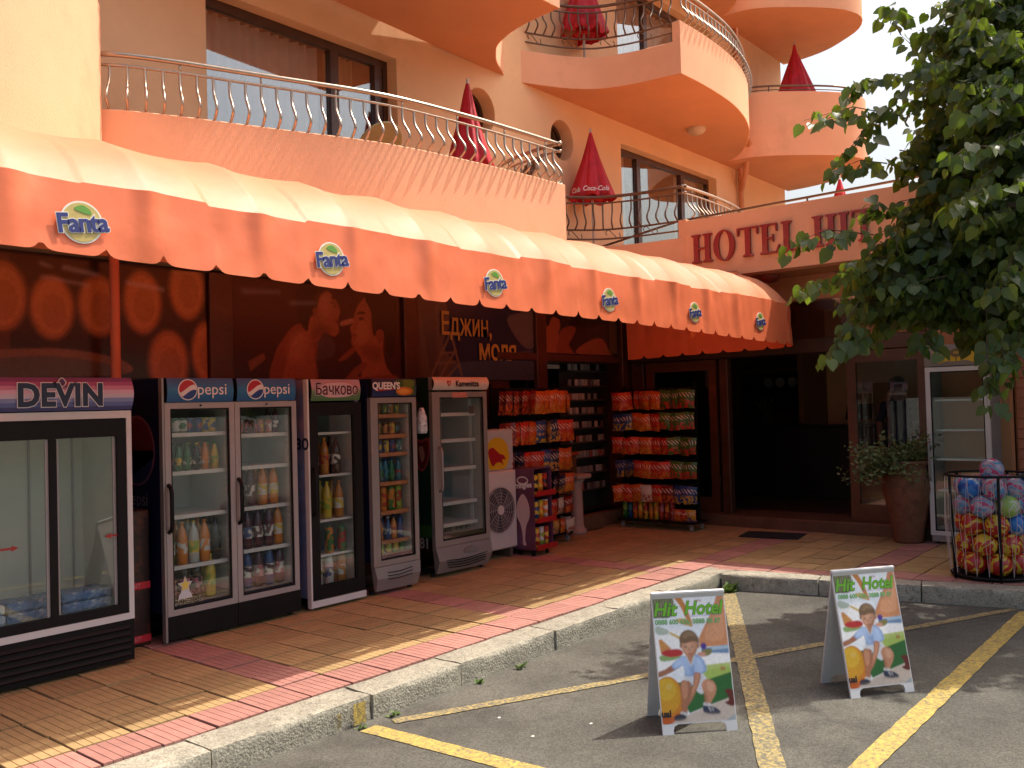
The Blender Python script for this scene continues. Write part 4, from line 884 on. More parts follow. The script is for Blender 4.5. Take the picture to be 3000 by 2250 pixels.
for i in range(2):
    for j in range(3):
        o = obj('water_pack', MB().bbox(-.17, -.12, 0, .17, .12, .06, .012), mat('blue_shrink_wrap', (.10, .20, .42), .2, var=.5, scale=18, stain=(.6, .65, .7), stain_scale=9), loc=M0+Vector((.27+j*.345, .24, .39+i*.066)), rot=(0, 0, random.uniform(-.03, .03)))
        tag(o, 'flat blue and white shrink-wrapped pack lying in the sliding-door cooler, %s' % ('underneath another' if i == 0 else 'on top'), 'pack', 'packs in the sliding door cooler')

# ---- stack of crates / dark drink stand between coolers (red price strips)
T = thing('cola_display_stand', 'narrow dark drinks display with two red strips behind the wide cooler', 'display stand', (3.16, 6.42, CZ)); obj('stand_body', MB().bbox(0, 0, 0, .30, .42, 1.0, .01), mat('dark_cola_print', (.02, .008, .010), .35, var=.5, scale=9, stain=(.12, .03, .01), stain_scale=6), T)
for z in (.03, .42): Q = obj('red_strip', MB().box(0, -.014, z, .29, -.001, z+.05), mat('red_strip', (.55, .02, .04), .4, var=0), T); text('lettering', 'ORBIT', mat('strip_print', (.6, .25, .25), .4, var=0), Q, (.15, -.016, z+.025), .045, ext=.0005)

# ---- 2 double-door blue header cooler
T = thing('double_door_cooler', 'tall double-door drink cooler with two blue headers', 'cooler', (3.49, 6.29, CZ)); w, d, h = 1.215, .66, 1.97; feet(T, w, d)
shell(T, w, d, h, .22, 1.80, NAVY, LINR); obj('divider', MB().box(.59, .03, .27, .625, d-.06, 1.78), LINR, T)
obj('base_panel', MB().box(.005, -.028, .03, w/2-.002, .018, .20).box(w/2+.002, -.028, .03, w-.005, .018, .20), BLKP, T)
obj('side_edge', MB().box(-.004, -.03, .02, .012, .018, h), SILV, T)
for k, x0 in enumerate((.016, w/2+.003)):
    x1 = x0+w/2-.018; D = frame(T, x0, .205, x1, 1.785, .045, GRYP)
    handle(D, .02, .62, .97, BLKP, .016); obj('lock', MB().lathe([(.008, 0), (.008, .006)], 8).xf(Matrix.Translation(((x1-x0)/2, -.002, 1.557)) @ Matrix.Rotation(PI/2, 4, 'X')), BLKP, D)
    P = header_strip(T, x1-x0-.03, 1.79, h, grad([(0, (.02, .10, .28)), (.5, (.03, .17, .36)), (1, (.02, .10, .30))]), x0=x0+.015, bulge=.015)
    cx, cz, r = x0+.18, 1.882, .072
    def lune(a, b, f1, f2):
        up = [(-r+2*r*i/14, f1(-1+2*i/14)) for i in range(15)]; return up
    wv = lambda t, o_: .34*math.sin(t*1.9+.4)*.9+o_+.15*t
    pts = lambda o_: [(.5+.5*t, .5-.5*max(-math.sqrt(max(0, 1-t*t)), min(math.sqrt(max(0, 1-t*t)), wv(t, o_)))) for t in [-1+i/10 for i in range(21)]]
    top = pts(.12); bot = pts(-.42); arc_t = [(.5+.5*math.cos(a), .5-.5*math.sin(a)) for a in [PI*i/20 for i in range(21)]]; arc_b = [(.5+.5*math.cos(a), .5+.5*math.sin(a)) for a in [PI*i/20 for i in range(21)]]
    gl = art([((.7, .72, .75), el(.5, .5, .56, .56, 28)), ((.7, .7, .72), el(.5, .5, .5, .5, 28)), ((.42, .015, .03), top+arc_t), ((.015, .05, .25), bot+arc_b)], cx-r, cz-r, 2*r, 2*r, -.052, clip=False); obj_art('globe_emblem', gl, P)
    text('lettering', 'pepsi', TW, P, (x0+.385, -.054, 1.882), .125, ext=.0008, sx=1.0)
for z in (1.55, 1.26, .93, .55): shelf(T, .05, .588, .055, d-.07, z)
for z in (1.52, 1.26, .93, .59): shelf(T, .628, w-.05, .055, d-.07, z)
rack_marks(T, .585, .045, .6, 1.7); rack_marks(T, w-.05, .045, .6, 1.7)
W_ = 'on the %s shelf of the double-door cooler, handle-side half'; G_ = 'drinks in the double-door cooler'
row(T, .09, 0.53, .115, 1.55, [('can', 'white', ('white', 'lime'), 'clear'), ('can', 'green', ('white', 'green'), 'clear'), ('can', 'green', ('white', 'green'), 'clear'), ('can', 'blue', ('blue', 'red'), 'clear'), ('can', 'blue', ('blue', 'red'), 'clear'), ('can', 'yellow', ('yellow', 'blue'), 'clear'), ('can', 'yellow', ('yellow', 'blue'), 'clear')], 'on the top shelf of the double-door cooler', G_)
row(T, .08, 0.55, .115, 1.26, [('small', 'cola', ('black', 'pink'), 'blue'), ('small', 'green', ('yellow', 'black'), 'black'), ('small', 'green', ('green', 'white'), 'green'), ('small', 'cola', ('black', 'white'), 'yellow'), ('small', 'orange', ('orange', 'white'), 'orange'), ('small', 'yellow', ('yellow', 'lime'), 'green')], 'on the second shelf of the double-door cooler', G_)
row(T, .06, 0.56, .115, .55, [('big', 'green', ('green', 'white'), 'green'), ('big', 'orange', ('orange', 'white'), 'orange'), ('big', 'clear', ('yellow', 'lime'), 'yellow'), ('big', 'orange', ('orange', 'white'), 'orange'), ('big', 'black', ('black', 'black'), 'black')], 'on the fourth shelf of the double-door cooler', G_)
row(T, .07, 0.50, .115, .272, [('big', 'cola', ('black', 'pink'), 'blue'), ('big', 'cola', ('black', 'pink'), 'blue'), ('big', 'cola', ('black', 'pink'), 'blue'), ('big', 'yellow', ('yellow', 'lime'), 'yellow')], 'on the floor of the double-door cooler by the star sticker', G_)
row(T, .65, 1.12, .115, 1.52, [('can', 'amber', ('pink', 'white'), 'orange'), ('can', 'amber', ('pink', 'orange'), 'orange'), ('can', 'purple', ('pink', 'purple'), 'purple'), ('can', 'purple', ('pink', 'purple'), 'purple'), ('can', 'amber', ('yellow', 'pink'), 'orange'), ('can', 'amber', ('white', 'pink'), 'orange'), ('small', 'purple', ('purple', 'white'), 'black')], 'on the other top shelf of the double-door cooler', G_)
row(T, .65, 1.13, .115, .93, [('big', 'amber', ('white', 'blue'), 'orange'), ('big', 'purple', ('white', 'purple'), 'black'), ('big', 'orange', ('white', 'yellow'), 'yellow'), ('big', 'orange', ('white', 'yellow'), 'orange')], 'on the third shelf of the double-door cooler', G_)
row(T, .64, 1.15, .115, .59, [('big', 'purple', ('white', 'purple'), 'black'), ('big', 'purple', ('white', 'blue'), 'black'), ('big', 'purple', ('white', 'purple'), 'black'), ('big', 'purple', ('white', 'purple'), 'black'), ('big', 'orange', ('white', 'yellow'), 'orange')], 'on the low shelf of the double-door cooler', G_)
row(T, .64, 1.15, .115, .272, [('big', 'purple', ('white', 'purple'), 'blue'), ('big', 'blue', ('white', 'purple'), 'blue'), ('big', 'purple', ('white', 'pink'), 'blue'), ('big', 'blue', ('white', 'purple'), 'blue'), ('big', 'purple', ('white', 'pink'), 'black')], 'on the floor of the double-door cooler', G_)
st = art([((.65, .66, .68), sm([(.3, .6), (.7, .6), (.95, 1.0), (.05, 1.0)], 2)), ((.6, .6, .62), [(.5+.5*math.sin(a)*(1 if i % 2 == 0 else .45), .38-.42*math.cos(a)*(1 if i % 2 == 0 else .45)) for i, a in enumerate([PI*k/5 for k in range(10)])]), ((.75, .6, .1), [(.5+.36*math.sin(a)*(1 if i % 2 == 0 else .45), .38-.31*math.cos(a)*(1 if i % 2 == 0 else .45)) for i, a in enumerate([PI*k/5 for k in range(10)])])], .10, .31, .13, .17, -.014, clip=False); obj_art('star_sticker', st, T)
text('sticker_outline', 'ROCKSTAR', mat('sticker_cream', (.6, .55, .35), .5, var=0), T, (.165, -.0142, .295), .052, ext=.0005, bold=.004); text('sticker_lettering', 'ROCKSTAR', TK, T, (.165, -.0155, .295), .052, ext=.0005, bold=.001)
# side panel emblem (faces -x)
ROTL = Matrix.Rotation(-PI/2, 4, 'Z')
def side_art(T, items, y_far, z0, wid, hgt, off=.0045):      # art on the cabinet side that faces -x: u runs from the back to the front
    a = art(items, 0, 0, wid, hgt, 0, clip=False); a.xf(Matrix.Translation((-off, y_far, z0)) @ ROTL); return obj_art('side_print', a, T)
side_art(T, [((.20, .10, .16), el(.5, .5, .54, .54, 28)), ((.14, .02, .03), el(.5, .5, .5, .5, 28)), ((.35, .30, .32), bot+arc_b), ((.012, .03, .11), [(u, v+.1) for u, v in bot]+arc_b)], .60, 1.18, .50, .50)
me = text_mesh('pepsi', .16, .0005); o = obj('side_lettering', me, mat('print_dim_white', (.18, .2, .26), .4, var=0), T, loc=(-.005, .36, 1.06), rot=(PI/2, 0, -PI/2))

# ---- 3 black-door cooler, green/pink header
T = thing('black_door_cooler', 'slim cooler with a black framed door and green meadow header', 'cooler', (4.80, 6.28, CZ)); w, d, h = .60, .64, 1.965; feet(T, w, d)
SIDEP = mat('milk_side_print', (.16, .22, .42), .35, var=.4, scale=3, stain=(.45, .25, .35), stain_scale=2.2, stain_lo=.45, stain_hi=.7)
shell(T, w, d, h, .10, 1.76, SIDEP, LINR); D = frame(T, .012, .085, w-.006, 1.765, .085, BLKP, fb=.11, ft=.10); handle(D, .03, .72, 1.12, BLKP, .016)
obj('sill', MB().box(0, -.035, .025, w, .018, .08), WHTP, T); obj('side_edge', MB().box(-.005, -.034, .02, .011, .018, h), WHTP, T)
P = header_strip(T, w-.06, 1.78, h, grad([(0, (.35, .28, .36)), (.35, (.48, .30, .38)), (.6, (.16, .26, .14)), (1, (.05, .14, .03))]), x0=.03, bulge=.02)
hl = art([((.62, .45, .50), sm([(.05, .5), (.2, .15), (.5, .05), (.8, .12), (.95, .4), (.85, .8), (.5, .92), (.2, .85)]))], .07, 1.795, .46, .15, -.0565); obj_art('header_cloud', hl, P)
text('lettering_outline', 'Бачково', TW, P, (.30, -.058, 1.875), .14, ext=.0006, bold=.006, sx=.84); text('lettering', 'Бачково', TMAR, P, (.30, -.060, 1.875), .14, ext=.0006, bold=.003, sx=.84)
for z in (1.50, 1.13, .74, .44): shelf(T, .05, w-.05, .055, d-.07, z, .02)
rack_marks(T, w-.05, .045, .5, 1.6); W_ = ' shelf of the black-door cooler'; G_ = 'drinks in the black-door cooler'
row(T, .11, 0.46, .115, 1.13, [('big', 'purple', ('red', 'white'), 'red'), ('big', 'amber', ('amber', 'red'), 'orange'), ('big', 'cola', ('black', 'white'), 'black')], 'on the second'+W_, G_)
row(T, .10, 0.50, .115, .74, [('big', 'amber', ('white', 'lime'), 'yellow'), ('big', 'yellow', ('lime', 'yellow'), 'yellow'), ('big', 'amber', ('white', 'yellow'), 'amber')], 'on the third'+W_, G_)
row(T, .10, 0.52, .115, .44, [('carton', 'red', ('red', 'orange'), 'red'), ('carton', 'orange', ('orange', 'green'), 'green'), ('carton', 'green', ('green', 'red'), 'green')], 'on the fourth'+W_, G_)
row(T, .10, 0.52, .115, .148, [('big', 'white', ('white', 'green'), 'green'), ('big', 'white', ('white', 'blue'), 'blue'), ('big', 'amber', ('white', 'amber'), 'amber')], 'on the floor of the black-door cooler', G_)
o = obj('side_lettering', text_mesh('Бачково', .17, .0005, .004), TN, T, loc=(-.005, .30, 1.42), rot=(PI/2, 0, -PI/2))

# ---- 4 silver cooler with juice header
T = thing('silver_juice_cooler', 'slim silver cooler with a fruit header and packed shelves', 'cooler', (5.50, 6.27, CZ), -.03); w, d, h = .56, .62, 1.975; feet(T, w, d)
shell(T, w, d, h, .30, 1.80, NAVY, LINR); D = frame(T, .03, .26, w-.004, 1.80, .05, SILV)
b = MB(); b.add([(.0, -.03, .255), (w, -.03, .255), (w-.015, -.045, .15), (.02, -.045, .15), (.03, -.01, .035), (w-.025, -.01, .035), (0, .018, .255), (w, .018, .255), (.03, .018, .035), (w-.025, .018, .035)], [[0, 1, 2, 3], [3, 2, 5, 4], [0, 3, 4, 8, 6], [1, 7, 9, 5, 2], [4, 5, 9, 8], [6, 7, 1, 0]]); obj('base_panel', b, SILV, T)
for i in range(3): obj('louvre', MB().tube(catmull([(.14, -.050, .20-i*.03), (.28, -.053, .195-i*.03), (.44, -.050, .21-i*.03)], 3), .004, 5), BLKP, T)
obj('side_edge', MB().box(-.004, -.03, .26, .029, .018, 1.80), SILV, T)
P = header_strip(T, w-.02, 1.81, h, grad([(0, (.015, .02, .07)), (1, (.02, .03, .13))]), x0=.01, bulge=.012)
fr_ = art([((.04, .09, .02), rc(.52, .02, .98, .98)), ((.12, .16, .02), sm([(.7, 0), (.95, .1), (.9, .5), (.75, .6)])), ((.5, .16, .02), sm([(.52, .7), (.68, .45), (.9, .6), (.88, .9), (.65, .98)])), ((.65, .30, .06), sm([(.58, .72), (.7, .56), (.84, .68), (.8, .84), (.66, .88)])), ((.35, .03, .02), sm([(.1, .62), (.45, .55), (.5, .6), (.12, .72)]))], .012, 1.815, w-.03, .152, -.050); obj_art('fruit_print', fr_, P)
text('lettering', "QUEEN'S", TW, P, (.17, -.055, 1.905), .088, ext=.0006, bold=.003, sx=.95)
qz = [1.64, 1.45, 1.28, 1.01, .74, .47]
for z in qz: shelf(T, .05, w-.065, .055, d-.07, z, .035, mat('orange_price_strip', (.50, .20, .08), .5, var=.2, scale=20))
rack_marks(T, w-.05, .045, .5, 1.7); G_ = 'drinks in the silver juice cooler'
W_ = ' shelf of the silver juice cooler'
row(T, .09, 0.48, .115, 1.64, [('can', 'red', ('red', 'orange'), 'red'), ('can', 'amber', ('amber', 'green'), 'clear'), ('can', 'green', ('green', 'yellow'), 'clear'), ('can', 'amber', ('amber', 'white'), 'clear'), ('can', 'yellow', ('yellow', 'green'), 'clear')], 'on the top'+W_, G_)
row(T, .09, 0.48, .115, 1.45, [('can', 'amber', ('amber', 'black'), 'clear'), ('can', 'green', ('green', 'amber'), 'clear'), ('can', 'cola', ('amber', 'black'), 'clear'), ('can', 'amber', ('yellow', 'amber'), 'clear'), ('can', 'cola', ('black', 'teal'), 'clear')], 'on the second'+W_, G_)
row(T, .09, 0.48, .115, 1.28, [('can', 'blue', ('blue', 'white'), 'blue'), ('can', 'blue', ('blue', 'yellow'), 'blue'), ('can', 'yellow', ('yellow', 'blue'), 'blue'), ('can', 'blue', ('blue', 'red'), 'blue'), ('can', 'teal', ('teal', 'white'), 'blue')], 'on the third'+W_, G_)
row(T, .09, 0.48, .115, 1.01, [('small', 'teal', ('teal', 'green'), 'blue'), ('small', 'teal', ('green', 'red'), 'green'), ('small', 'teal', ('teal', 'blue'), 'blue'), ('small', 'green', ('green', 'teal'), 'blue'), ('small', 'teal', ('red', 'teal'), 'blue')], 'on the fourth'+W_, G_)
row(T, .08, 0.49, .115, .74, [('carton', 'orange', ('orange', 'blue'), 'blue'), ('carton', 'orange', ('orange', 'red'), 'blue'), ('carton', 'green', ('green', 'orange'), 'green'), ('carton', 'lime', ('lime', 'red'), 'green')], 'on the fifth'+W_, G_)
row(T, .08, 0.49, .115, .47, [('small', 'blue', ('blue', 'orange'), 'blue'), ('small', 'orange', ('orange', 'blue'), 'blue'), ('small', 'blue', ('blue', 'white'), 'white'), ('small', 'orange', ('red', 'orange'), 'blue'), ('small', 'blue', ('blue', 'orange'), 'blue')], 'on the low'+W_, G_)
row(T, .08, 0.50, .115, .347, [('can', 'lime', ('yellow', 'green'), 'blue'), ('can', 'yellow', ('lime', 'yellow'), 'blue'), ('can', 'orange', ('yellow', 'lime'), 'blue'), ('can', 'lime', ('yellow', 'orange'), 'blue'), ('can', 'yellow', ('green', 'yellow'), 'blue')], 'on the floor of the silver juice cooler', G_)

# ---- 5 empty grey cooler, white header
T = thing('empty_grey_cooler', 'tall grey cooler with a white header and empty shelves', 'cooler', (6.42, 6.40, CZ), -.03); w, d, h = .80, .66, 2.0; feet(T, w, d)
shell(T, w, d, h, .36, 1.82, DGRN, LINR); D = frame(T, .05, .30, w-.004, 1.85, .055, SILV); handle(D, .028, .55, 1.0, SILV, .012)
obj('side_edge', MB().box(0, -.03, .30, .049, .018, 1.85), SILV, T)
b = MB(); b.add([(0, -.03, .295), (w, -.03, .295), (w-.01, -.06, .16), (.02, -.06, .16), (.03, -.01, .035), (w-.03, -.01, .035), (0, .018, .295), (w, .018, .295), (.03, .018, .035), (w-.03, .018, .035)], [[0, 1, 2, 3], [3, 2, 5, 4], [0, 3, 4, 8, 6], [1, 7, 9, 5, 2], [4, 5, 9, 8], [6, 7, 1, 0]]); obj('base_panel', b, SILV, T)
for i in range(4): obj('louvre', MB().tube(catmull([(.12+i*.01, -.056, .165-i*.025), (.38, -.066+i*.006, .15-i*.025), (.72-i*.012, -.054, .175-i*.025)], 3), .005, 5), BLKP, T)
obj('thermostat', MB().prism(el(.47, .21, .10, .055, 14, 0, PI), -.066, -.040, 'y'), mat('thermostat_grey', (.2, .2, .2), .4), T)
P = header_strip(T, w, 1.87, h, grad([(0, (.62, .42, .36)), (.3, (.66, .56, .52)), (1, (.6, .54, .5))]), bulge=.03, side=SILV)
text('lettering', 'Kamenitza', TK, P, (.47, -.069, 1.93), .088, ext=.0006, bold=.002, sx=.92)
sh_ = art([((.40, .03, .03), sm([(0, 0), (.5, .08), (1, 0), (.95, .6), (.5, 1), (.05, .6)], 3)), ((.6, .45, .4), sm([(.3, .25), (.7, .25), (.65, .6), (.5, .75), (.35, .6)], 3))], .18, 1.905, .05, .06, -.069); obj_art('shield_emblem', sh_, P)
for z in (1.63, 1.36, 1.07, .72, .50): shelf(T, .06, w-.10, .07, d-.07, z, .035)
rack_marks(T, w-.10, .11, .5, 1.75)
obj('floor_rack', MB().tube([(.12, .12, .46), (.62, .12, .46)], .003, 5).tube([(.12, .12, .40), (.62, .12, .40)], .003, 5), SHLF, T)
for i in range(7): obj('rack_wire', MB().tube([(.14+i*.075, .12, .37), (.14+i*.075, .12, .47)], .003, 5), BLKP, T)
obj('door_sticker', MB().bbox(.28, -.034, 1.79, .50, -.0305, 1.845, .001), mat('pink_sticker', (.5, .22, .18), .6, var=.3, scale=30), T); obj('door_note', MB().box(.54, -.0115, 1.62, .62, -.011, 1.70), mat('dark_note', (.06, .06, .07), .6, var=.3), T)
side_art(T, [((.30, .06, .06), sm([(0, 0), (.5, .06), (1, 0), (.95, .6), (.5, 1), (.05, .6)], 3)), ((.10, .01, .015), sm([(.08, .08), (.5, .13), (.92, .08), (.87, .58), (.5, .92), (.13, .58)], 3)), ((.4, .2, .16), sm([(.35, .3), (.6, .25), (.7, .55), (.5, .7)], 3))], .26, 1.05, .24, .34)
o = obj('side_lettering', text_mesh('1881', .15, .0005, .003), mat('print_grey', (.35, .35, .33), .4, var=0), T, loc=(-.005, .20, .33), rot=(PI/2, 0, -PI/2))
side_art(T, [((.03, .10, .02), rc(0, 0, 1, 1))], .62, .40, .60, .12, .0045); side_art(T, [((.02, .06, .015), sm([(.1, .2), (.5, 0), (.9, .3), (.8, 1), (.2, .9)]))], .55, 1.5, .45, .3)
# small gift-tag like air freshener hanging at the gap
T = thing('spray_bottle', 'small white and blue bottle tucked between the two silver coolers', 'bottle', (6.20, 6.30, 1.60)); obj('body', MB().lathe([(.045, 0), (.055, .03), (.05, .16), (.03, .22), (.02, .25)], 14), mat('white_blue_plastic', (.55, .62, .68), .4, var=.4, scale=22, stain=(.05, .07, .12), stain_scale=26, stain_lo=.58, stain_hi=.62), T, smooth=True); obj('holder_hook', MB().tube([(0, .0, .25), (0, .03, .30), (0, .09, .30)], .005, 6), BLKP, T)
obj('holder_bracket', MB().box(-.15, .09, .28, .06, .11, .32), BLKP, T)
# ================================================================ snack racks
BAGM = {}
BC = {'red': ((.45, .03, .02), (.52, .14, .02)), 'orange': ((.50, .09, .012), (.55, .22, .03)), 'yellow': ((.50, .27, .02), (.10, .06, .25)), 'green': ((.05, .13, .02), (.45, .04, .03)), 'blue': ((.02, .06, .22), (.55, .35, .05)), 'dark red': ((.18, .012, .012), (.55, .12, .03)), 'white': ((.5, .48, .42), (.4, .1, .05)), 'navy': ((.012, .016, .06), (.5, .25, .05))}
def bag_mat(c):
    nm = 'snack_bag_'+c.replace(' ', '_')
    if nm in MATS: return MATS[nm]
    m = bpy.data.materials.new(nm); m.use_nodes = True; t = m.node_tree; b = t.nodes['Principled BSDF']; MATS[nm] = m; b.inputs['Roughness'].default_value = .28; L = t.links.new
    tc = _n(t, 'ShaderNodeTexCoord'); a, e = BC[c]
    sp = _n(t, 'ShaderNodeSeparateXYZ'); L(tc.outputs['Generated'], sp.inputs[0])
    v = _n(t, 'ShaderNodeTexVoronoi'); v.inputs['Scale'].default_value = 26; L(tc.outputs['Object'], v.inputs['Vector'])
    lo = _n(t, 'ShaderNodeMapRange'); lo.inputs[1].default_value = .50; lo.inputs[2].default_value = .36; L(sp.outputs[2], lo.inputs[0])
    vr = _n(t, 'ShaderNodeMath', operation='LESS_THAN'); vr.inputs[1].default_value = .55; L(v.outputs['Distance'], vr.inputs[0])
    mm = _n(t, 'ShaderNodeMath', operation='MULTIPLY'); L(lo.outputs[0], mm.inputs[0]); L(vr.outputs[0], mm.inputs[1])
    mx = _n(t, 'ShaderNodeMix', data_type='RGBA'); L(mm.outputs[0], mx.inputs[0]); mx.inputs[6].default_value = (*a, 1); mx.inputs[7].default_value = (*e, 1)
    w = _n(t, 'ShaderNodeTexWave', wave_type='RINGS', rings_direction='Y'); w.inputs['Scale'].default_value = 9; w.inputs['Distortion'].default_value = 3
    mp = _n(t, 'ShaderNodeMapping'); mp.inputs['Location'].default_value = (0, 0, -.2); oi = _n(t, 'ShaderNodeObjectInfo'); sc_ = _n(t, 'ShaderNodeMath', operation='MULTIPLY'); sc_.inputs[1].default_value = .9; L(oi.outputs['Random'], sc_.inputs[0]); va = _n(t, 'ShaderNodeVectorMath', operation='ADD'); L(tc.outputs['Object'], va.inputs[0]); L(sc_.outputs[0], va.inputs[1]); L(va.outputs[0], mp.inputs[0]); L(mp.outputs[0], w.inputs['Vector']); L(va.outputs[0], v.inputs['Vector'])
    x1 = _n(t, 'ShaderNodeMapRange'); x1.inputs[1].default_value = .55; x1.inputs[2].default_value = .62; L(sp.outputs[2], x1.inputs[0]); x2 = _n(t, 'ShaderNodeMapRange'); x2.inputs[1].default_value = .86; x2.inputs[2].default_value = .80; L(sp.outputs[2], x2.inputs[0])
    g = _n(t, 'ShaderNodeMath', operation='GREATER_THAN'); g.inputs[1].default_value = .72; L(w.outputs['Fac'], g.inputs[0])
    m1 = _n(t, 'ShaderNodeMath', operation='MULTIPLY'); L(x1.outputs[0], m1.inputs[0]); L(x2.outputs[0], m1.inputs[1]); m2 = _n(t, 'ShaderNodeMath', operation='MULTIPLY'); L(m1.outputs[0], m2.inputs[0]); L(g.outputs[0], m2.inputs[1])
    my = _n(t, 'ShaderNodeMix', data_type='RGBA'); L(m2.outputs[0], my.inputs[0]); L(mx.outputs[2], my.inputs[6]); my.inputs[7].default_value = (.60, .50, .42, 1); L(my.outputs[2], b.inputs['Base Color']); return m
def bag_mesh(c, w, h):
    k = (c, round(w, 3), round(h, 3))
    if k in BAGM: return BAGM[k]
    mb = MB(); nx, nz = 5, 7; f = []; bk = []
    for j in range(nz+1):
        v = j/nz; bul = math.sin(PI*max(0, min(1, (v-.06)/.88)))**.6; rf = []; rb = []
        for i in range(nx+1):
            u = i/nx; pinch = 1-.08*bul; x = (u-.5)*w*pinch; t = .032*bul*math.sin(PI*u)**.7 + .003*math.sin(u*25)*(v < .1 or v > .9)
            cr = .004*mnoise.noise(Vector((u*4, v*5, hash(c) % 7))); rf.append((x, -t+cr, v*h)); rb.append((x, t*.8+.002, v*h))
        f.append(rf); bk.append(rb[::-1])
    mb.sheet(f); mb.sheet(bk); me = mb.mesh('bag'); me.materials.append(bag_mat(c)); me.polygons.foreach_set('use_smooth', [True]*len(me.polygons)); BAGM[k] = me; return me
RN = ['top', 'second', 'third', 'fourth', 'fifth', 'bottom']
def snack_rack(name, label, loc, rotz, width, rows, height, where, group, skirt=True):
    T = thing(name, label, 'rack', loc, rotz); fr = BLKP; CH = mat('chrome_wire', (.45, .43, .42), .3, metal=.8, var=.05)
    for x in (.03, width-.03):
        obj('upright', MB().box(x-.015, .20, .12, x+.015, .23, height), fr, T)
    obj('base', MB().bbox(0, 0, .09, width, .40, .12, .006), fr, T)
    for x in (.06, width-.06):
        for y in (.06, .34):
            C_ = obj('castor', MB().lathe([(.035, -.012), (.035, .012)], 12).xf(Matrix.Translation((x, y, .035)) @ Matrix.Rotation(PI/2, 4, 'Y')), mat('pale_castor', (.35, .33, .32), .4), T); obj('fork', MB().box(x-.02, y-.008, .03, x+.02, y+.008, .09), CH, C_)
    obj('back_panel', MB().box(.05, .235, .13, width-.05, .24, height-.05), BLKP, T)
    M0 = Matrix.Translation(loc) @ Matrix.Rotation(rotz, 4, 'Z')
    for r, (z, bh, cols) in enumerate(rows):
        n = len(cols); bw = width/n; S_ = obj('hook_bar', MB().tube([(0, .0, z+bh+.012), (width, .0, z+bh+.012)], .006, 6).tube([(.03, .0, z+bh+.012), (.03, .22, z+bh+.012)], .006, 6).tube([(width-.03, .0, z+bh+.012), (width-.03, .22, z+bh+.012)], .006, 6), fr, T, smooth=True)
        for dp in (0, 1):
            for i, c in enumerate(cols):
                if c is None: continue
                w = min(.19, bw*1.28); o = obj('snack_bag', bag_mesh(c, w, bh), None)
                o.matrix_world = M0 @ Matrix.Translation(((i+.5)*bw+random.uniform(-.008, .008), -.02+dp*.085+random.uniform(-.006, .006), z+random.uniform(-.02, .006))) @ Euler((random.uniform(-.02, .10), random.gauss(0, .07), random.gauss(0, .32))).to_matrix().to_4x4()
                tag(o, '%s snack bag, %s, %s row, %s' % (c, 'rear line' if dp else 'front line', RN[r], where), 'snack bag', group)
    return T
R_, O_, Y_, G_, B_, D_, W_, N_ = 'red', 'orange', 'yellow', 'green', 'blue', 'dark red', 'white', 'navy'
snack_rack('snack_rack', 'tall black snack rack of orange bags beside the tube stand', (7.86, 6.66, .153), 0, 1.28, [(1.60, .27, [D_, D_, D_, R_, O_, O_, O_, O_, O_]), (1.24, .26, [D_, R_, R_, O_, B_, Y_, N_, R_, R_]), (.90, .25, [D_, N_, R_, R_, B_, N_, O_, O_]), (.62, .22, [None, None, N_, B_, Y_, N_, N_, O_]), (.36, .19, [None, None, O_, Y_, R_, W_, D_]), (.135, .16, [None, None, G_, W_, O_, Y_, O_, W_])], 1.95, 'the rack beside the tube stand', 'bags on the shop rack')
T2 = snack_rack('snack_rack', 'tall black snack rack of red and green bags before the entrance doors', (10.42, 6.85, .153), -PI/2, 1.16, [(1.60, .24, [R_, R_, R_, O_, O_, G_, G_, G_]), (1.32, .22, [B_, B_, O_, O_, R_, G_, G_, G_]), (1.0, .22, [R_, R_, R_, O_, R_, R_, G_, G_]), (.69, .22, [B_, B_, R_, O_, R_, R_, G_, G_]), (.37, .22, [O_, R_, O_, W_, R_, D_, B_, B_])], 1.92, 'the rack by the entrance', 'bags on the entrance rack')
M0 = Matrix.Translation((10.42, 6.85, .153)) @ Matrix.Rotation(-PI/2, 4, 'Z')
TUBE = MB().lathe([(.034, 0), (.034, .22)], 14).mesh('tube_body'); TCAP = MB().lathe([(.0355, .22), (.0355, .232)], 14).mesh('tube_cap')
for me in (TUBE, TCAP): me.polygons.foreach_set('use_smooth', [True]*len(me.polygons)); me.materials.append(None)
def snack_tube(M, liq, lab, where, group):
    T = bpy.data.objects.new('snack_tube', None); COL.objects.link(T); T.matrix_world = M; T.empty_display_size = .05
    o = obj('tube', TUBE, None, T); slot(o, lab_mat(*lab)); o = obj('lid', TCAP, None, T); slot(o, MATS['drink_'+liq]); tag(T, '%s and %s snack tube with %s lid %s' % (lab[0], lab[1], liq, where), 'snack tube', group)
for i, (l, c) in enumerate((('lime', ('green', 'lime')), ('blue', ('blue', 'teal')), ('amber', ('orange', 'red')), ('yellow', ('orange', 'yellow')), ('yellow', ('yellow', 'red')), ('amber', ('orange', 'amber')), ('yellow', ('yellow', 'orange')), ('pink', ('red', 'pink')), ('red', ('red', 'orange')), ('pink', ('pink', 'red')))):
    snack_tube(M0 @ Matrix.Translation((.07+i*.082, .10, .122)), l, c, 'on the base of the entrance rack', 'tubes on the entrance rack')
for i in range(3):
    o = obj('snack_bag', bag_mesh((O_, R_, Y_)[i], .14, .16), None); o.matrix_world = M0 @ Matrix.Translation((.92+i*.09, .06, .122)) @ Euler((.15, 0, .2)).to_matrix().to_4x4()
    tag(o, '%s snack bag standing on the base of the entrance rack' % (O_, R_, Y_)[i], 'snack bag', 'bags on the entrance rack')

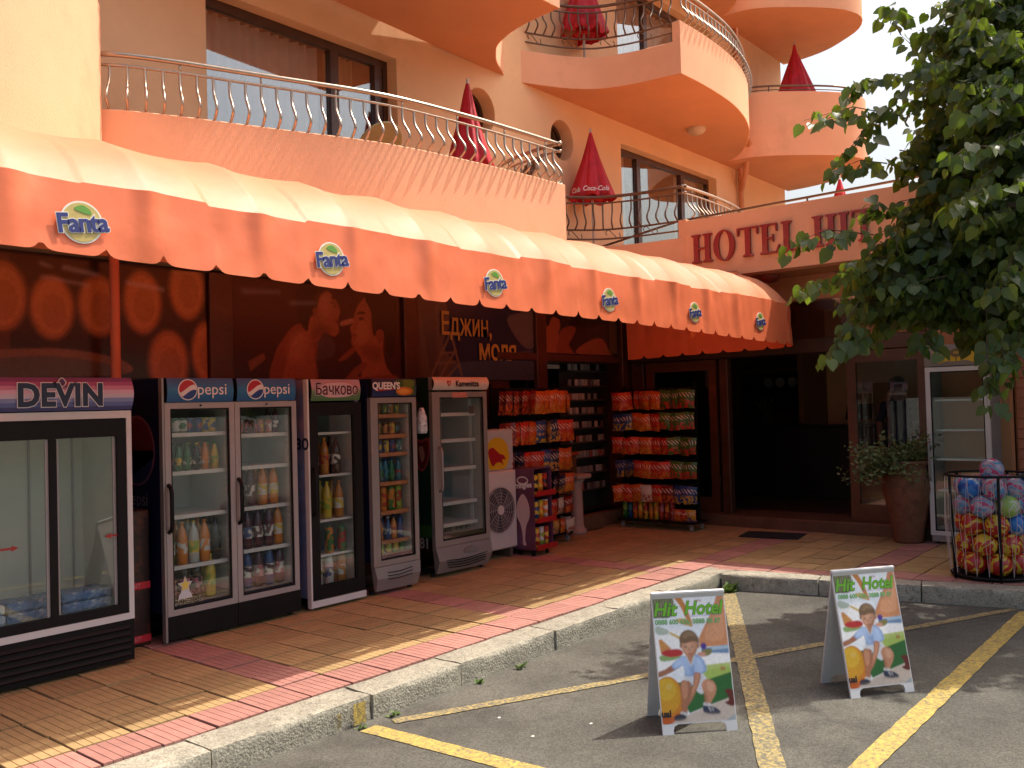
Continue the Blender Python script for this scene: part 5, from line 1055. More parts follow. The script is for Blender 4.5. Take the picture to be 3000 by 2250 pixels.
# ---- tube stand (purple side), outdoor AC unit, small energy-drink fridge
T = thing('snack_tube_stand', 'narrow purple display stand with three tiers of snack tubes', 'display stand', (7.93, 6.32, .16)); w, d, h = .34, .30, .96
PUR = mat('purple_card', (.13, .04, .09), .45, var=.35, scale=3, stain=(.05, .06, .16), stain_scale=2.4)
obj('side_panel', MB().box(0, 0, .06, .02, d, h), PUR, T); obj('side_panel', MB().box(w-.02, 0, .06, w, d, h), PUR, T); obj('back_panel', MB().box(.021, d-.02, .06, w-.021, d, h), PUR, T); obj('top_panel', MB().box(0, 0, h+.001, w, d, h+.012), PUR, T)
obj('foot', MB().box(.03, .04, -.01, .06, .07, .059), BLKP, T); obj('foot', MB().box(w-.06, .04, -.01, w-.03, .07, .059), BLKP, T); obj('foot', MB().box(.03, d-.07, -.01, .06, d-.04, .059), BLKP, T)
REDT = mat('red_tray', (.40, .015, .015), .4, var=.1)
for z in (.06, .36, .66): obj('tray', MB().box(.021, -.03, z, w+.03, d-.03, z+.015).box(.021, -.035, z, w+.035, -.0305, z+.06), REDT, T)
M0 = Matrix.Translation(T.location)
for r, z in enumerate((.076, .376, .676)):
    for i, (l, c) in enumerate(((('amber', ('yellow', 'red')), ('white', ('white', 'lime')), ('red', ('red', 'yellow'))), (('blue', ('yellow', 'blue')), ('yellow', ('yellow', 'orange')), ('white', ('orange', 'white'))), (('black', ('yellow', 'black')), ('yellow', ('yellow', 'orange')), ('red', ('red', 'black'))))[r]):
        snack_tube(M0 @ Matrix.Translation((.075+i*.085, .03, z)), l, c, 'on the %s tray of the purple stand' % ('lowest', 'middle', 'upper')[r], 'tubes on the purple stand')
a = art([((.62, .5, .52), sm([(.5, .3), (.78, .42), (.82, .58), (.62, .72), (.56, .88), (.62, .95), (.45, .95), (.44, .85), (.35, .7), (.15, .58), (.2, .42)])), ((.06, .04, .14), rc(0, .8, .1, 1)), ((.7, .66, .66), el(.5, .13, .30, .055, 20)), ((.13, .04, .09), el(.5, .128, .24, .035, 20))], 0, 0, d-.02, h-.08, 0); a.xf(Matrix.Translation((-.001, d-.01, .07)) @ ROTL); obj_art('side_print', a, T)
o = obj('lettering', text_mesh('Pringles', .085, .0006, .003), TW, T, loc=(-.004, d/2, .78), rot=(PI/2, 0, -PI/2)); o.rotation_euler = (PI/2, -.1, -PI/2)

T = thing('air_conditioner', 'white outdoor air conditioner with a round fan grille by the grey cooler', 'air conditioner', (7.16, 6.56, .153)); w, d, h = .77, .30, .97
WHT = mat('ac_white', (.60, .56, .56), .45, var=.05)
obj('casing', MB().bbox(0, 0, .10, w, d, h, .015), WHT, T)
for x in (.08, w-.12): obj('foot', MB().box(x, .02, 0, x+.05, d-.02, .0995), mat('ac_foot', (.12, .08, .06), .6), T)
F_ = bpy.data.objects.new('fan_grille', None); F_.location = (.46, -.001, .54); link(F_, T)
obj('fan_recess', MB().prism(el(0, 0, .25, .25, 32), -.003, -.0005, 'y'), mat('fan_dark', (.06, .05, .065), .6, var=.1), F_)
for i in range(5):
    a0 = 2*PI*i/5; pts = [(0, 0)]+[(.22*math.cos(a0+t), .22*math.sin(a0+t)) for t in (0, .2, .4, .6, .8)]; obj('fan_blade', MB().prism(pts, -.0075-.0005*i, -.0045-.0005*i, 'y'), mat('fan_blade', (.11, .095, .11), .5), F_)
GW = mat('grille_wire', (.40, .36, .37), .4, var=0)
for r in (.05, .085, .12, .155, .19, .225, .25): obj('grille_ring', MB().tube([(r*math.cos(t*PI/16), -.016, r*math.sin(t*PI/16)) for t in range(33)], .0022 if r < .25 else .007, 4), GW, F_)
for i in range(11):
    a0 = 2*PI*i/11+.2; obj('grille_spoke', MB().tube([(.05*math.cos(a0), -.018, .05*math.sin(a0)), (.17*math.cos(a0+.12), -.020, .17*math.sin(a0+.12)), (.25*math.cos(a0+.2), -.016, .25*math.sin(a0+.2))], .003, 4), GW, F_)
obj('grille_hub', MB().prism(el(0, 0, .052, .052, 20), -.028, -.012, 'y'), WHT, F_)
T = thing('small_drink_fridge', 'small grey box fridge with a yellow sun emblem standing on the air conditioner', 'fridge', (7.42, 6.60, 1.123)); w, d, h = .52, .26, .46
obj('casing', MB().bbox(0, 0, 0, w, d, h, .012), mat('pale_grey_fridge', (.46, .48, .50), .4, var=.05), T)
a = art([((.62, .40, .02), clip01(el(.45, .62, .42, .46, 28)+[], 0, .87, 0, 1)), ((.34, .012, .02), sm([(.15, .5), (.3, .42), (.42, .5), (.55, .6), (.68, .64), (.74, .76), (.62, .74), (.66, .9), (.56, .82), (.42, .82), (.3, .9), (.2, .75)])), ((.55, .55, .58), [(.72, 0), (.74, 0), (.98, 1), (.955, 1)])], .01, .012, w-.02, h-.03, -.0012); obj_art('emblem', a, T)

# ================================================================ white cooler by the entrance (faces -x)
T = thing('white_lion_cooler', 'tall white-framed empty cooler beside the entrance doors', 'cooler', (10.92, 2.95, .153), -PI/2); w, d, h = .65, .60, 2.24; feet(T, w, d)
shell(T, w, d, h, .16, 1.96, mat('grey_side', (.25, .24, .24), .45), mat('dim_liner', (.28, .30, .30), .6), ); D = frame(T, .0, .10, w, 1.99, .05, WHTP); handle(D, .022, .62, 1.05, SILV, .014)
obj('base_panel', MB().box(.01, -.02, .03, w-.01, .018, .095), SILV, T)
P = header_strip(T, w, 2.0, h, grad([(0, (.24, .21, .18)), (1, (.22, .20, .18))]), bulge=.01, side=MATS['grey_side'])
a = art([((.62, .42, .01), sm([(.02, .45), (.12, .12), (.3, .3), (.5, .22), (.72, .3), (.9, .12), (.98, .5), (.88, .85), (.7, .75), (.5, .8), (.3, .78), (.12, .85)])), ((.14, .10, .04), sm([(.38, .3), (.5, .18), (.64, .3), (.62, .5), (.5, .6), (.4, .5)])), ((.40, .26, .02), sm([(.46, .32), (.56, .32), (.56, .42), (.46, .42)])), ((.10, .07, .03), rc(.495, .6, .515, .8))], .08, 2.0, w-.14, .23, -.047); obj_art('yellow_emblem', a, P)
for z in (1.62, 1.28, .95, .6): shelf(T, .06, w-.06, .10, d-.07, z, .02)

# ================================================================ urn with plant
T = thing('terracotta_urn', 'tall terracotta urn with two small handles beside the entrance door', 'urn', (10.92, 3.20, .153)); TER = mat('terracotta', (.20, .085, .045), .75, var=.25, scale=7, bump=.3, bscale=50, stain=(.13, .055, .03), stain_scale=8)
prof = [(.155, 0), (.16, .02), (.17, .12), (.225, .40), (.265, .60), (.262, .70), (.235, .80), (.225, .86), (.24, .90), (.26, .915), (.25, .935), (.20, .93), (.185, .86)]
obj('body', MB().lathe(prof, 32), TER, T, smooth=True)
for a0 in (PI*.72, PI*1.72+.2): obj('handle', MB().tube(catmull([(.22*math.cos(a0), .22*math.sin(a0), .88), (.30*math.cos(a0), .30*math.sin(a0), .86), (.31*math.cos(a0), .31*math.sin(a0), .76), (.255*math.cos(a0), .255*math.sin(a0), .68)], 4), .02, 8), TER, T, smooth=True)
obj('rim_band', MB().lathe([(.266, .615), (.272, .625), (.266, .635)], 32, cap=False), TER, T, smooth=True)
obj('soil', MB().lathe([(.19, .88), (.0, .9)], 16, cap=False), mat('soil', (.03, .02, .015), .95), T)
PL = thing('potted_shrub', 'green leafy shrub spilling from the terracotta urn', 'plant', (10.92, 3.20, 1.04)); mb = MB(); st_ = MB(); rnd = random.Random(5)
for i in range(46):
    a0 = rnd.uniform(0, 2*PI); e = rnd.uniform(-.25, 1.2); l = rnd.uniform(.2, .55)
    if i < 26: a0 = math.atan2(.55, -.55)+rnd.gauss(0, .45); e = rnd.uniform(-.15, .55); l = rnd.uniform(.3, .72)
    d_ = Vector((math.cos(a0)*math.cos(e), math.sin(a0)*math.cos(e), math.sin(e))); tip = d_*l-_Z*l*l*.25; st_.tube([(0, 0, 0), tuple(d_*l*.5+_Z*.03), tuple(tip)], [.007, .005, .002], 5)
    for k in range(40):
        t = rnd.uniform(.3, 1.05); p = d_*l*t-_Z*l*l*.25*t*t+Vector((rnd.gauss(0, .045), rnd.gauss(0, .045), rnd.gauss(0, .045))); q = Vector((rnd.gauss(0, 1), rnd.gauss(0, 1), rnd.gauss(0, .6))).normalized(); sd = q.orthogonal().normalized()*.017; L_ = rnd.uniform(.035, .065)
        mb.add([p, p+q*L_*.5+sd, p+q*L_, p+q*L_*.5-sd], [[0, 1, 2, 3]])
LEAF2 = mat('shrub_leaf', (.13, .18, .055), .5, var=.4, scale=9, trans=.25)
obj('foliage', mb, LEAF2, PL, recalc=False)['kind'] = 'stuff'; obj('stems', st_, mat('twig_bark', (.09, .06, .04), .85), PL, smooth=True)

# ================================================================ ball basket
BX, BY = 9.23, 1.98; T = thing('ball_basket', 'round black wire basket with white netting full of toy balls', 'basket', (BX, BY, .153)); rb, rt, hb = .34, .37, .94
ring = lambda r, z, t_: MB().tube([(r*math.cos(a), r*math.sin(a), z) for a in [2*PI*i/40 for i in range(41)]], t_, 6)
obj('top_ring', ring(rt, hb, .012), BLKP, T, smooth=True); obj('bottom_ring', ring(rb, .03, .012), BLKP, T, smooth=True); obj('base_plate', MB().lathe([(rb, .02), (rb, .03)], 32), BLKP, T)
for i in range(5):
    a = 2*PI*i/5+3.55; obj('upright', MB().tube([((rb+.005)*math.cos(a), (rb+.005)*math.sin(a), -.002), (rt*math.cos(a), rt*math.sin(a), hb)], .013, 8), BLKP, T, smooth=True)
NET = mat('white_net_cord', (.55, .5, .48), .7, var=0); n = 22
for i in range(n):
    a = 2*PI*i/n; a2 = 2*PI*(i+.5)/n; a3 = 2*PI*(i+1)/n; bow = 1.03
    for s_, e_ in ((a, a2), (a3, a2)): obj('net_cord', MB().tube([(rt*math.cos(s_), rt*math.sin(s_), hb), (rt*bow*math.cos((s_+e_)/2), rt*bow*math.sin((s_+e_)/2), .5), (rb*bow*math.cos(e_), rb*bow*math.sin(e_), .05)], .0022, 3, cap=False), NET, T)
def ball_mat(nm, cols, sc=9.0, ring_=True):
    m = bpy.data.materials.new('ball_'+nm); m.use_nodes = True; t = m.node_tree; b = t.nodes['Principled BSDF']; b.inputs['Roughness'].default_value = .25; L = t.links.new
    tc = _n(t, 'ShaderNodeTexCoord'); w = _n(t, 'ShaderNodeTexNoise'); w.inputs['Scale'].default_value = sc; w.inputs['Detail'].default_value = 1; w.inputs['Distortion'].default_value = 1.6; L(tc.outputs['Object'], w.inputs['Vector'])
    r = _n(t, 'ShaderNodeValToRGB'); r.color_ramp.interpolation = 'CONSTANT'; es = r.color_ramp.elements
    while len(es) < len(cols): es.new(.5)
    for i, c in enumerate(cols): es[i].position = (0 if i == 0 else .34+.32*(i-.5)/max(1, len(cols)-1)); es[i].color = (*c, 1)
    L(w.outputs['Fac'], r.inputs[0]); L(r.outputs[0], b.inputs['Base Color']); return m
BMt = {'red and yellow': ball_mat('ry', [(.42, .02, .015), (.45, .03, .02), (.60, .42, .04), (.42, .02, .015)], 7), 'pink and blue': ball_mat('pb', [(.50, .06, .20), (.10, .28, .48), (.40, .35, .45), (.48, .05, .16)], 9), 'white and lime': ball_mat('wl', [(.55, .52, .45), (.30, .48, .10), (.55, .52, .45)], 8), 'bright blue': ball_mat('bb', [(.02, .10, .42), (.03, .18, .55), (.4, .45, .5)], 5), 'orange and red': ball_mat('or', [(.55, .14, .02), (.45, .03, .02), (.62, .35, .04)], 7)}
sph = bmesh.new(); bmesh.ops.create_uvsphere(sph, u_segments=20, v_segments=12, radius=.105); me0 = bpy.data.meshes.new('ball'); sph.to_mesh(me0); sph.free(); me0.polygons.foreach_set('use_smooth', [True]*len(me0.polygons)); me0.materials.append(None)
lay = []
for lv, (z, cols) in enumerate(((.14, ['red and yellow']*7), (.315, ['red and yellow', 'red and yellow', 'orange and red', 'red and yellow', 'red and yellow', 'red and yellow', 'red and yellow']), (.49, ['red and yellow', 'bright blue', 'orange and red', 'white and lime', 'orange and red', 'red and yellow', 'pink and blue']), (.66, ['white and lime', 'pink and blue', 'pink and blue', 'white and lime', 'pink and blue', 'pink and blue', 'pink and blue']), (.82, ['pink and blue', 'pink and blue', 'pink and blue', 'pink and blue', 'bright blue', 'pink and blue', 'pink and blue']))):
    for i, c in enumerate(cols):
        a = 2*PI*i/6+lv*.5+2.6; r = .205 if i < 6 else 0
        lay.append((c, (r*math.cos(a), r*math.sin(a), z+(0 if i < 6 else .02)), lv))
lay.append(('pink and blue', (-.06, -.04, .985), 5))
LVN = ['bottom layer', 'second layer', 'middle layer', 'fourth layer', 'upper layer', 'very top']
for c, p, lv in lay:
    o = obj('toy_ball', me0, None); slot(o, BMt[c]); o.location = Vector((BX, BY, .153))+Vector(p); o.rotation_euler = (random.uniform(0, 6), random.uniform(0, 6), random.uniform(0, 6)); tag(o, '%s toy ball in the %s of the netted basket' % (c, LVN[lv]), 'ball', 'toy balls in the netted basket')

# ---- ice-cream chest freezer at the edge
T = thing('ice_cream_freezer', 'blue and green ice cream chest freezer behind the ball basket', 'freezer', (10.25, 1.93, .153), -PI/2); w, d, h = 1.25, .62, .82
obj('body', MB().bbox(0, 0, .04, w, d, h, .02), mat('freezer_blue', (.02, .10, .30), .35, var=.2, scale=2), T); obj('lid_frame', MB().bbox(-.01, -.01, h+.001, w+.01, d+.01, h+.06, .015), mat('freezer_lid', (.05, .06, .07), .4), T); feet(T, w, d)
a = art([((.01, .07, .28), rc(0, 0, 1, .4)), ((.02, .20, .26), rc(0, .4, 1, .6)), ((.05, .26, .22), rc(0, .6, 1, 1)), ((.55, .6, .62), el(.22, .5, .19, .22, 28)), ((.38, .03, .06), el(.22, .5, .165, .18, 28)), ((.62, .62, .6), el(.22, .5, .15, .15, 28))], .02, .06, w-.04, h-.1, -.002); obj_art('front_print', a, T)
text('lettering', 'NESTLÉ', TR, T, (.30, -.0065, .43), .10, ext=.0006, bold=.004)
T = thing('snack_carton', 'yellow snack carton standing on the chest freezer', 'carton', (10.5, 1.72, 1.034)); obj('box', MB().bbox(-.08, -.06, 0, .08, .06, .16, .004), mat('yellow_carton', (.30, .17, .03), .6, var=.3, scale=14), T); obj('flap', MB().box(-.08, -.1, .1605, .08, -.0, .165), MATS['yellow_carton'], T)

# ================================================================ closed parasols
URED = mat('red_parasol_cloth', (.58, .016, .03), .6, var=.2, scale=5, trans=.12, stain=(.34, .02, .03), stain_scale=4, stain_lo=.6, stain_hi=.75); UW = mat('parasol_pole', (.6, .58, .55), .4, var=.05); UPR = mat('parasol_print', (.75, .62, .6), .6, var=0)
def parasol(label, base, z_tip, ln, rmax, lettering=None, z_floor=None, seed=0):
    T = thing('closed_parasol', label, 'parasol', (base[0], base[1], z_floor), 0, None); z1 = z_tip-z_floor; z0 = z1-ln
    obj('pole', MB().tube([(0, 0, .0), (0, 0, z1+.02)], .018, 10), UW, T, smooth=True); obj('finial', MB().lathe([(.012, z1), (.018, z1+.03), (.008, z1+.07)], 10), UW, T, smooth=True)
    obj('foot', MB().lathe([(.22, 0), (.22, .05), (.05, .09)], 20), mat('parasol_foot', (.25, .24, .23), .8), T)
    prof = [(.02, z1), (.05, z1-ln*.12), (rmax*.42, z1-ln*.38), (rmax*.72, z1-ln*.66), (rmax*.97, z1-ln*.9), (rmax, z1-ln*.97), (rmax*.93, z0)]; n = 64
    def md(a, i): k = i/len(prof); return 1+(.24*(abs(math.sin(4*a+seed))**.6*2-1)+.10*math.sin(13*a+seed*2+i*.5)+.05*math.sin(5*a+i*.9))*k
    m = MB(); m.lathe(prof, n, cap=False, mod=md)
    for j in range(n):
        v = m.v[(len(prof)-1)*n+j]; m.v[(len(prof)-1)*n+j] = (v[0], v[1], v[2]+.03*math.sin(8*2*PI*j/n+seed+1))
    obj('canopy', m, URED, T, smooth=True, recalc=False); obj('inner_fold', MB().lathe([(rmax*.5, z0+.02), (rmax*.4, z0-.02), (.03, z0+.1)], 20, cap=False, mod=lambda a, i: 1+.2*math.sin(9*a)), URED, T)
    if lettering:
        for da, bd in ((-.1, lettering), (-1.0, 'Cola')):
            me = text_mesh(bd, .10, .0006, .002, .3, sx=.85); an = math.atan2(-base[1], -base[0])+da+.25; rr = rmax*1.17
            o = obj('lettering', me, UPR, T, loc=(rr*math.cos(an), rr*math.sin(an), z0+ln*.10), rot=(PI/2-.14, 0, an+PI/2))
    return T
parasol('closed red parasol behind the railing beside a round window', (7.66, 6.9), 5.55, .98, .235, None, 3.735, 1)
parasol('closed red parasol with white lettering near the first-floor glass door', (10.64, 7.25), 5.70, .97, .285, 'Coca-Cola', 3.755, 2)
parasol('closed red parasol standing on the second-floor balcony with scroll railing', (10.62, 7.3), 8.25, 1.15, .31, None, 6.404, 3)
parasol('closed red parasol against the sky on the solid curved balcony', (16.85, 6.7), 8.62, 1.25, .40, 'Coca', 6.404, 4)
parasol('closed red parasol behind the sign wall on the roof terrace', (15.35, 5.4), 5.52, 1.0, .30, None, 3.705, 5)
# balcony table and chair
T = thing('round_table', 'tan round table top behind the first-floor railing', 'table', (6.25, 6.85, 3.735)); TT = mat('tan_table', (.42, .30, .12), .45, var=.15)
mb = MB(); mb.lathe([(.26, .0), (.27, .012), (.26, .025)], 28); mb.xf(Matrix.Translation((0, 0, .80)) @ Matrix.Rotation(-.85, 4, 'X')); obj('top', mb, TT, T)
for s_ in (-1, 1): obj('leg', MB().tube([(s_*.2, -.2, 0), (s_*.12, .02, .78)], .014, 8), IRON, T); obj('leg', MB().tube([(s_*.2, .2, 0), (s_*.12, .06, .78)], .014, 8), IRON, T)
CHW = mat('chair_wood', (.10, .045, .02), .5, var=.2)
T = thing('folding_chair', 'brown slatted wooden chair leaning behind the railing end', 'chair', (8.0, 6.5, 3.735)); T.rotation_euler = (0, 0, -.5)
for s_ in (-.2, .2): obj('leg', MB().tube([(-.35, s_, 0), (.25, s_, .95)], .018, 6), CHW, T); obj('leg', MB().tube([(.25, s_, 0), (-.2, s_, .5)], .018, 6), CHW, T)
for i in range(4): obj('slat', MB().bbox(-.26+i*.11, -.22, .43, -.18+i*.11, .22, .45, .004), CHW, T); obj('back_slat', MB().bbox(-.01, -.22, 0, .01, .22, .05, .004).xf(Matrix.Translation((.06+i*.05, 0, .62+i*.085))), CHW, T)
# ================================================================ folding signboards
BWH = mat('board_white', (.72, .72, .72), .5, var=.05); BGY = mat('board_back', (.58, .58, .58), .7, var=.08)
def poster_items():
    I = []; A = I.append
    A(((.78, .84, .90), rc(0, 0, 1, 1)))
    A(((.86, .88, .90), sm([(.3, .02), (.85, .02), (.75, .2), (.45, .24), (.38, .12)])))
    A(((.13, .13, .05), [(0, 0), (.27, 0), (.30, .06), (.28, .17), (.2, .19), (.0, .185)]))
    for i in range(22):
        u = .01+i*.0125; A((((.30, .28, .14), (.06, .08, .02), (.45, .42, .3))[i % 3], [(u, .01+.01*(i % 4)), (u+.008, .0), (u+.010, .15+.012*(i % 3)), (u+.002, .165)]))
    A(((.58, .22, .05), sm([(.22, -.02), (.34, -.02), (.44, .07), (.50, .17), (.53, .26), (.48, .255), (.44, .19), (.38, .10), (.3, .03)])))
    A(((.60, .40, .12), sm([(.30, .205), (.42, .20), (.52, .245), (.48, .26), (.36, .235)], 3)))
    A(((.60, .26, .12), [(.93, 0), (1, 0), (1, .43), (.60, .43), (.59, .37), (.68, .28), (.82, .15), (.89, .05)]))
    A(((.66, .32, .17), sm([(.86, .14), (.95, .1), (.95, .36), (.72, .38), (.7, .31)])))
    A(((.30, .30, .55), [(.45, .183), (.95, .175), (.95, .179), (.45, .187)]))
    A(((.88, .89, .9), rc(0, .29, .4, .6)))
    A(((.42, .50, .42), sm([(.02, .25), (.14, .27), (.2, .3), (.12, .32), (.02, .31)])))
    A(((.60, .42, .08), [(.19, .31), (.215, .30), (.38, .355), (.37, .375)]))
    A(((.58, .26, .07), [(.04, .355), (.08, .35), (.21, .43), (.06, .465)]))
    A(((.25, .40, .14), sm([(.06, .475), (.3, .48), (.34, .50), (.2, .52), (.05, .52)], 3)))
    A(((.46, .03, .03), sm([(.07, .455), (.15, .435), (.3, .435), (.36, .455), (.34, .485), (.2, .495), (.08, .475)], 3)))
    A(((.88, .89, .9), rc(.55, .48, 1, .58)))
    A(((.16, .27, .45), [(.62, .44), (1, .425), (1, .49), (.62, .475)])); A(((.42, .55, .68), [(.76, .435), (1, .427), (1, .452), (.76, .458)]))
    A(((.22, .20, .06), sm([(.62, .455), (.76, .45), (.74, .49), (.66, .5)], 3))); A(((.6, .3, .22), sm([(.57, .47), (.67, .475), (.66, .505), (.57, .50)], 3)))
    A(((.08, .04, .28), el(.655, .425, .04, .026)))
    A(((.45, .55, .17), [(.55, .575), (1, .56), (1, .69), (.55, .72)])); A(((.36, .50, .11), sm([(.6, .62), (1.02, .6), (1.02, .68), (.6, .7)])))
    A(((.025, .13, .03), [(.22, .69), (.55, .70), (1, .635), (1, .83), (.62, .885), (.38, .93), (.25, .8)]))
    A(((.55, .47, .41), [(1, .82), (1, 1), (.1, 1), (.3, .95), (.62, .885)])); A(((.34, .40, .44), [(.86, 1), (1, .955), (1, 1)]))
    A(((.12, .02, .015), sm([(.88, .77), (1.0, .775), (1.01, .88), (.95, .895), (.87, .865), (.93, .85), (.91, .80)], 3)))
    for du in (0, .022, .044): A(((.40, .04, .03), [(.86+du, .59), (.872+du, .588), (.878+du, .622), (.864+du, .62)]))
    # the ball
    A(((.55, .20, .02), el(.11, .815, .205, .175, 28))); A(((.60, .30, .02), el(.10, .785, .175, .135, 28))); A(((.62, .38, .03), el(.09, .74, .13, .085, 24))); A(((.64, .44, .10), el(.13, .72, .04, .022, 16)))
    A(((.50, .10, .015), sm([(.0, .93), (.12, .95), (.24, .92), (.14, .995), (.0, .998)], 3)))
    # the child
    sk = (.52, .25, .145); sk_d = (.36, .15, .085); sk_l = (.62, .34, .22); sh = (.40, .54, .80); sh_d = (.28, .40, .66)
    A((sk_d, sm([(.0, .605), (.10, .585), (.20, .555), (.26, .585), (.14, .62), (.0, .645)], 3)))
    A((sk_d, sm([(.29, .70), (.35, .675), (.43, .69), (.42, .78), (.36, .86), (.345, .93), (.28, .93), (.285, .83)])))
    A((sk, sm([(.30, .71), (.36, .69), (.39, .73), (.37, .80), (.31, .82)])))
    A(((.62, .64, .68), sm([(.36, .63), (.56, .62), (.66, .68), (.62, .73), (.58, .79), (.50, .765), (.42, .69), (.36, .68)])))
    for i in range(14): A(((.35, .45, .65), el(.42+.22*((i*37) % 17)/17, .655+.10*((i*23) % 13)/13, .011, .007, 6)))
    A((sk, sm([(.575, .72), (.64, .68), (.73, .695), (.775, .745), (.75, .80), (.69, .85), (.66, .885), (.60, .88), (.605, .81)])))
    A((sk_l, sm([(.66, .70), (.73, .715), (.75, .755), (.70, .78), (.65, .755)])))
    A(((.62, .62, .62), sm([(.58, .855), (.67, .865), (.67, .895), (.585, .89)], 3)))
    A(((.025, .035, .075), sm([(.57, .88), (.64, .885), (.72, .895), (.79, .925), (.785, .945), (.66, .945), (.57, .925)])))
    A(((.4, .4, .42), [(.63, .888), (.66, .89), (.68, .925), (.66, .925)])); A(((.4, .4, .42), [(.675, .893), (.70, .897), (.715, .925), (.70, .925)]))
    A(((.55, .55, .55), sm([(.26, .915), (.34, .925), (.33, .95), (.26, .94)], 3))); A(((.02, .025, .05), sm([(.17, .945), (.25, .93), (.32, .945), (.325, .965), (.25, .98), (.17, .975)])))
    A((sh_d, sm([(.35, .49), (.28, .515), (.19, .555), (.22, .59), (.28, .585), (.34, .565), (.36, .60), (.37, .645), (.48, .65), (.60, .635), (.665, .61), (.65, .55), (.60, .505), (.52, .48), (.44, .5)])))
    A((sh, sm([(.35, .495), (.27, .525), (.21, .56), (.24, .58), (.33, .555), (.37, .60), (.40, .635), (.47, .62), (.46, .56), (.41, .52)])))
    A((sh, sm([(.50, .50), (.57, .515), (.61, .56), (.63, .605), (.56, .63), (.50, .62), (.49, .56)])))
    A((sk, [(.395, .49), (.515, .48), (.49, .52), (.455, .565), (.42, .525)])); A(((.62, .66, .72), [(.385, .49), (.40, .487), (.462, .567), (.455, .575)])); A(((.62, .66, .72), [(.515, .478), (.53, .485), (.468, .575), (.455, .568)]))
    A((sk_d, sm([(.49, .625), (.575, .635), (.55, .70), (.47, .79), (.40, .85), (.33, .88), (.27, .87), (.33, .83), (.42, .76), (.47, .69)])))
    A((sk, sm([(.50, .635), (.56, .64), (.53, .70), (.45, .79), (.39, .83), (.44, .745), (.49, .69)])))
    A((sk, sm([(.345, .40), (.36, .36), (.46, .345), (.56, .365), (.575, .41), (.555, .455), (.51, .49), (.45, .508), (.39, .48), (.355, .44)])))
    A((sk_l, sm([(.37, .41), (.46, .39), (.53, .41), (.52, .45), (.46, .48), (.40, .465)])))
    A((sk_d, el(.578, .42, .017, .02, 10))); A((sk_d, el(.338, .415, .012, .018, 10)))
    for u in (.405, .495): A(((.05, .03, .025), el(u, .425, .020, .0055, 10))); A(((.16, .08, .04), [(u-.026, .412), (u+.024, .409), (u+.024, .413), (u-.026, .416)]))
    A((sk_d, sm([(.445, .43), (.462, .43), (.472, .452), (.44, .455)], 3))); A(((.34, .09, .07), sm([(.425, .474), (.455, .470), (.485, .472), (.455, .482)], 3)))
    A(((.18, .105, .055), sm([(.335, .405), (.33, .35), (.38, .305), (.47, .29), (.55, .315), (.595, .365), (.585, .415), (.57, .40), (.555, .385), (.47, .385), (.40, .395), (.36, .39), (.35, .42)])))
    A(((.26, .165, .09), sm([(.37, .345), (.43, .305), (.52, .315), (.55, .35), (.48, .335), (.42, .355)])))
    return I
PITEMS = poster_items()
def _soft(it):
    return it
PITEMS += [((.62, .34, .22), el(.47, .43, .06, .03), 3, .5), ((.30, .12, .07), sm([(.52, .44), (.56, .42), (.54, .47), (.47, .505), (.44, .50)]), 2, .5), ((.20, .30, .55), sm([(.44, .56), (.50, .60), (.48, .64), (.42, .63)]), 2.5, .6), ((.55, .68, .90), el(.29, .545, .05, .02), 2.5, .6), ((.55, .68, .90), el(.58, .55, .03, .03), 2.5, .5), ((.25, .10, .06), el(.40, .78, .03, .05), 2.5, .5), ((.66, .38, .25), el(.70, .73, .035, .025), 2, .6), ((.25, .10, .055), sm([(.60, .78), (.64, .8), (.64, .87), (.60, .86)]), 1.5, .5), ((.40, .12, .01), sm([(.16, .95), (.28, .9), (.31, .8), (.26, .7), (.29, .85), (.2, .94)]), 4, .6), ((.30, .25, .2), sm([(.55, .935), (.8, .94), (.75, .955), (.55, .95)]), 1.5, .5), ((.30, .25, .2), sm([(.1, .975), (.34, .965), (.3, .985)]), 1.5, .5), ((.30, .20, .11), el(.5, .32, .05, .015), 2, .6)]
PRINT = photo_mesh(PITEMS, 0, 0, 1, 1, 0, 120, 180, .75, .05); PRINT.materials.append(print_mat(.32))
GRN = mat('print_leaf_green', (.16, .46, .025), .4, var=0); GRD = mat('print_dark_green', (.03, .12, .015), .4, var=0); GRP = mat('print_pale_green', (.20, .42, .16), .4, var=0); SUNR = mat('print_sun_red', (.50, .06, .02), .4, var=0)
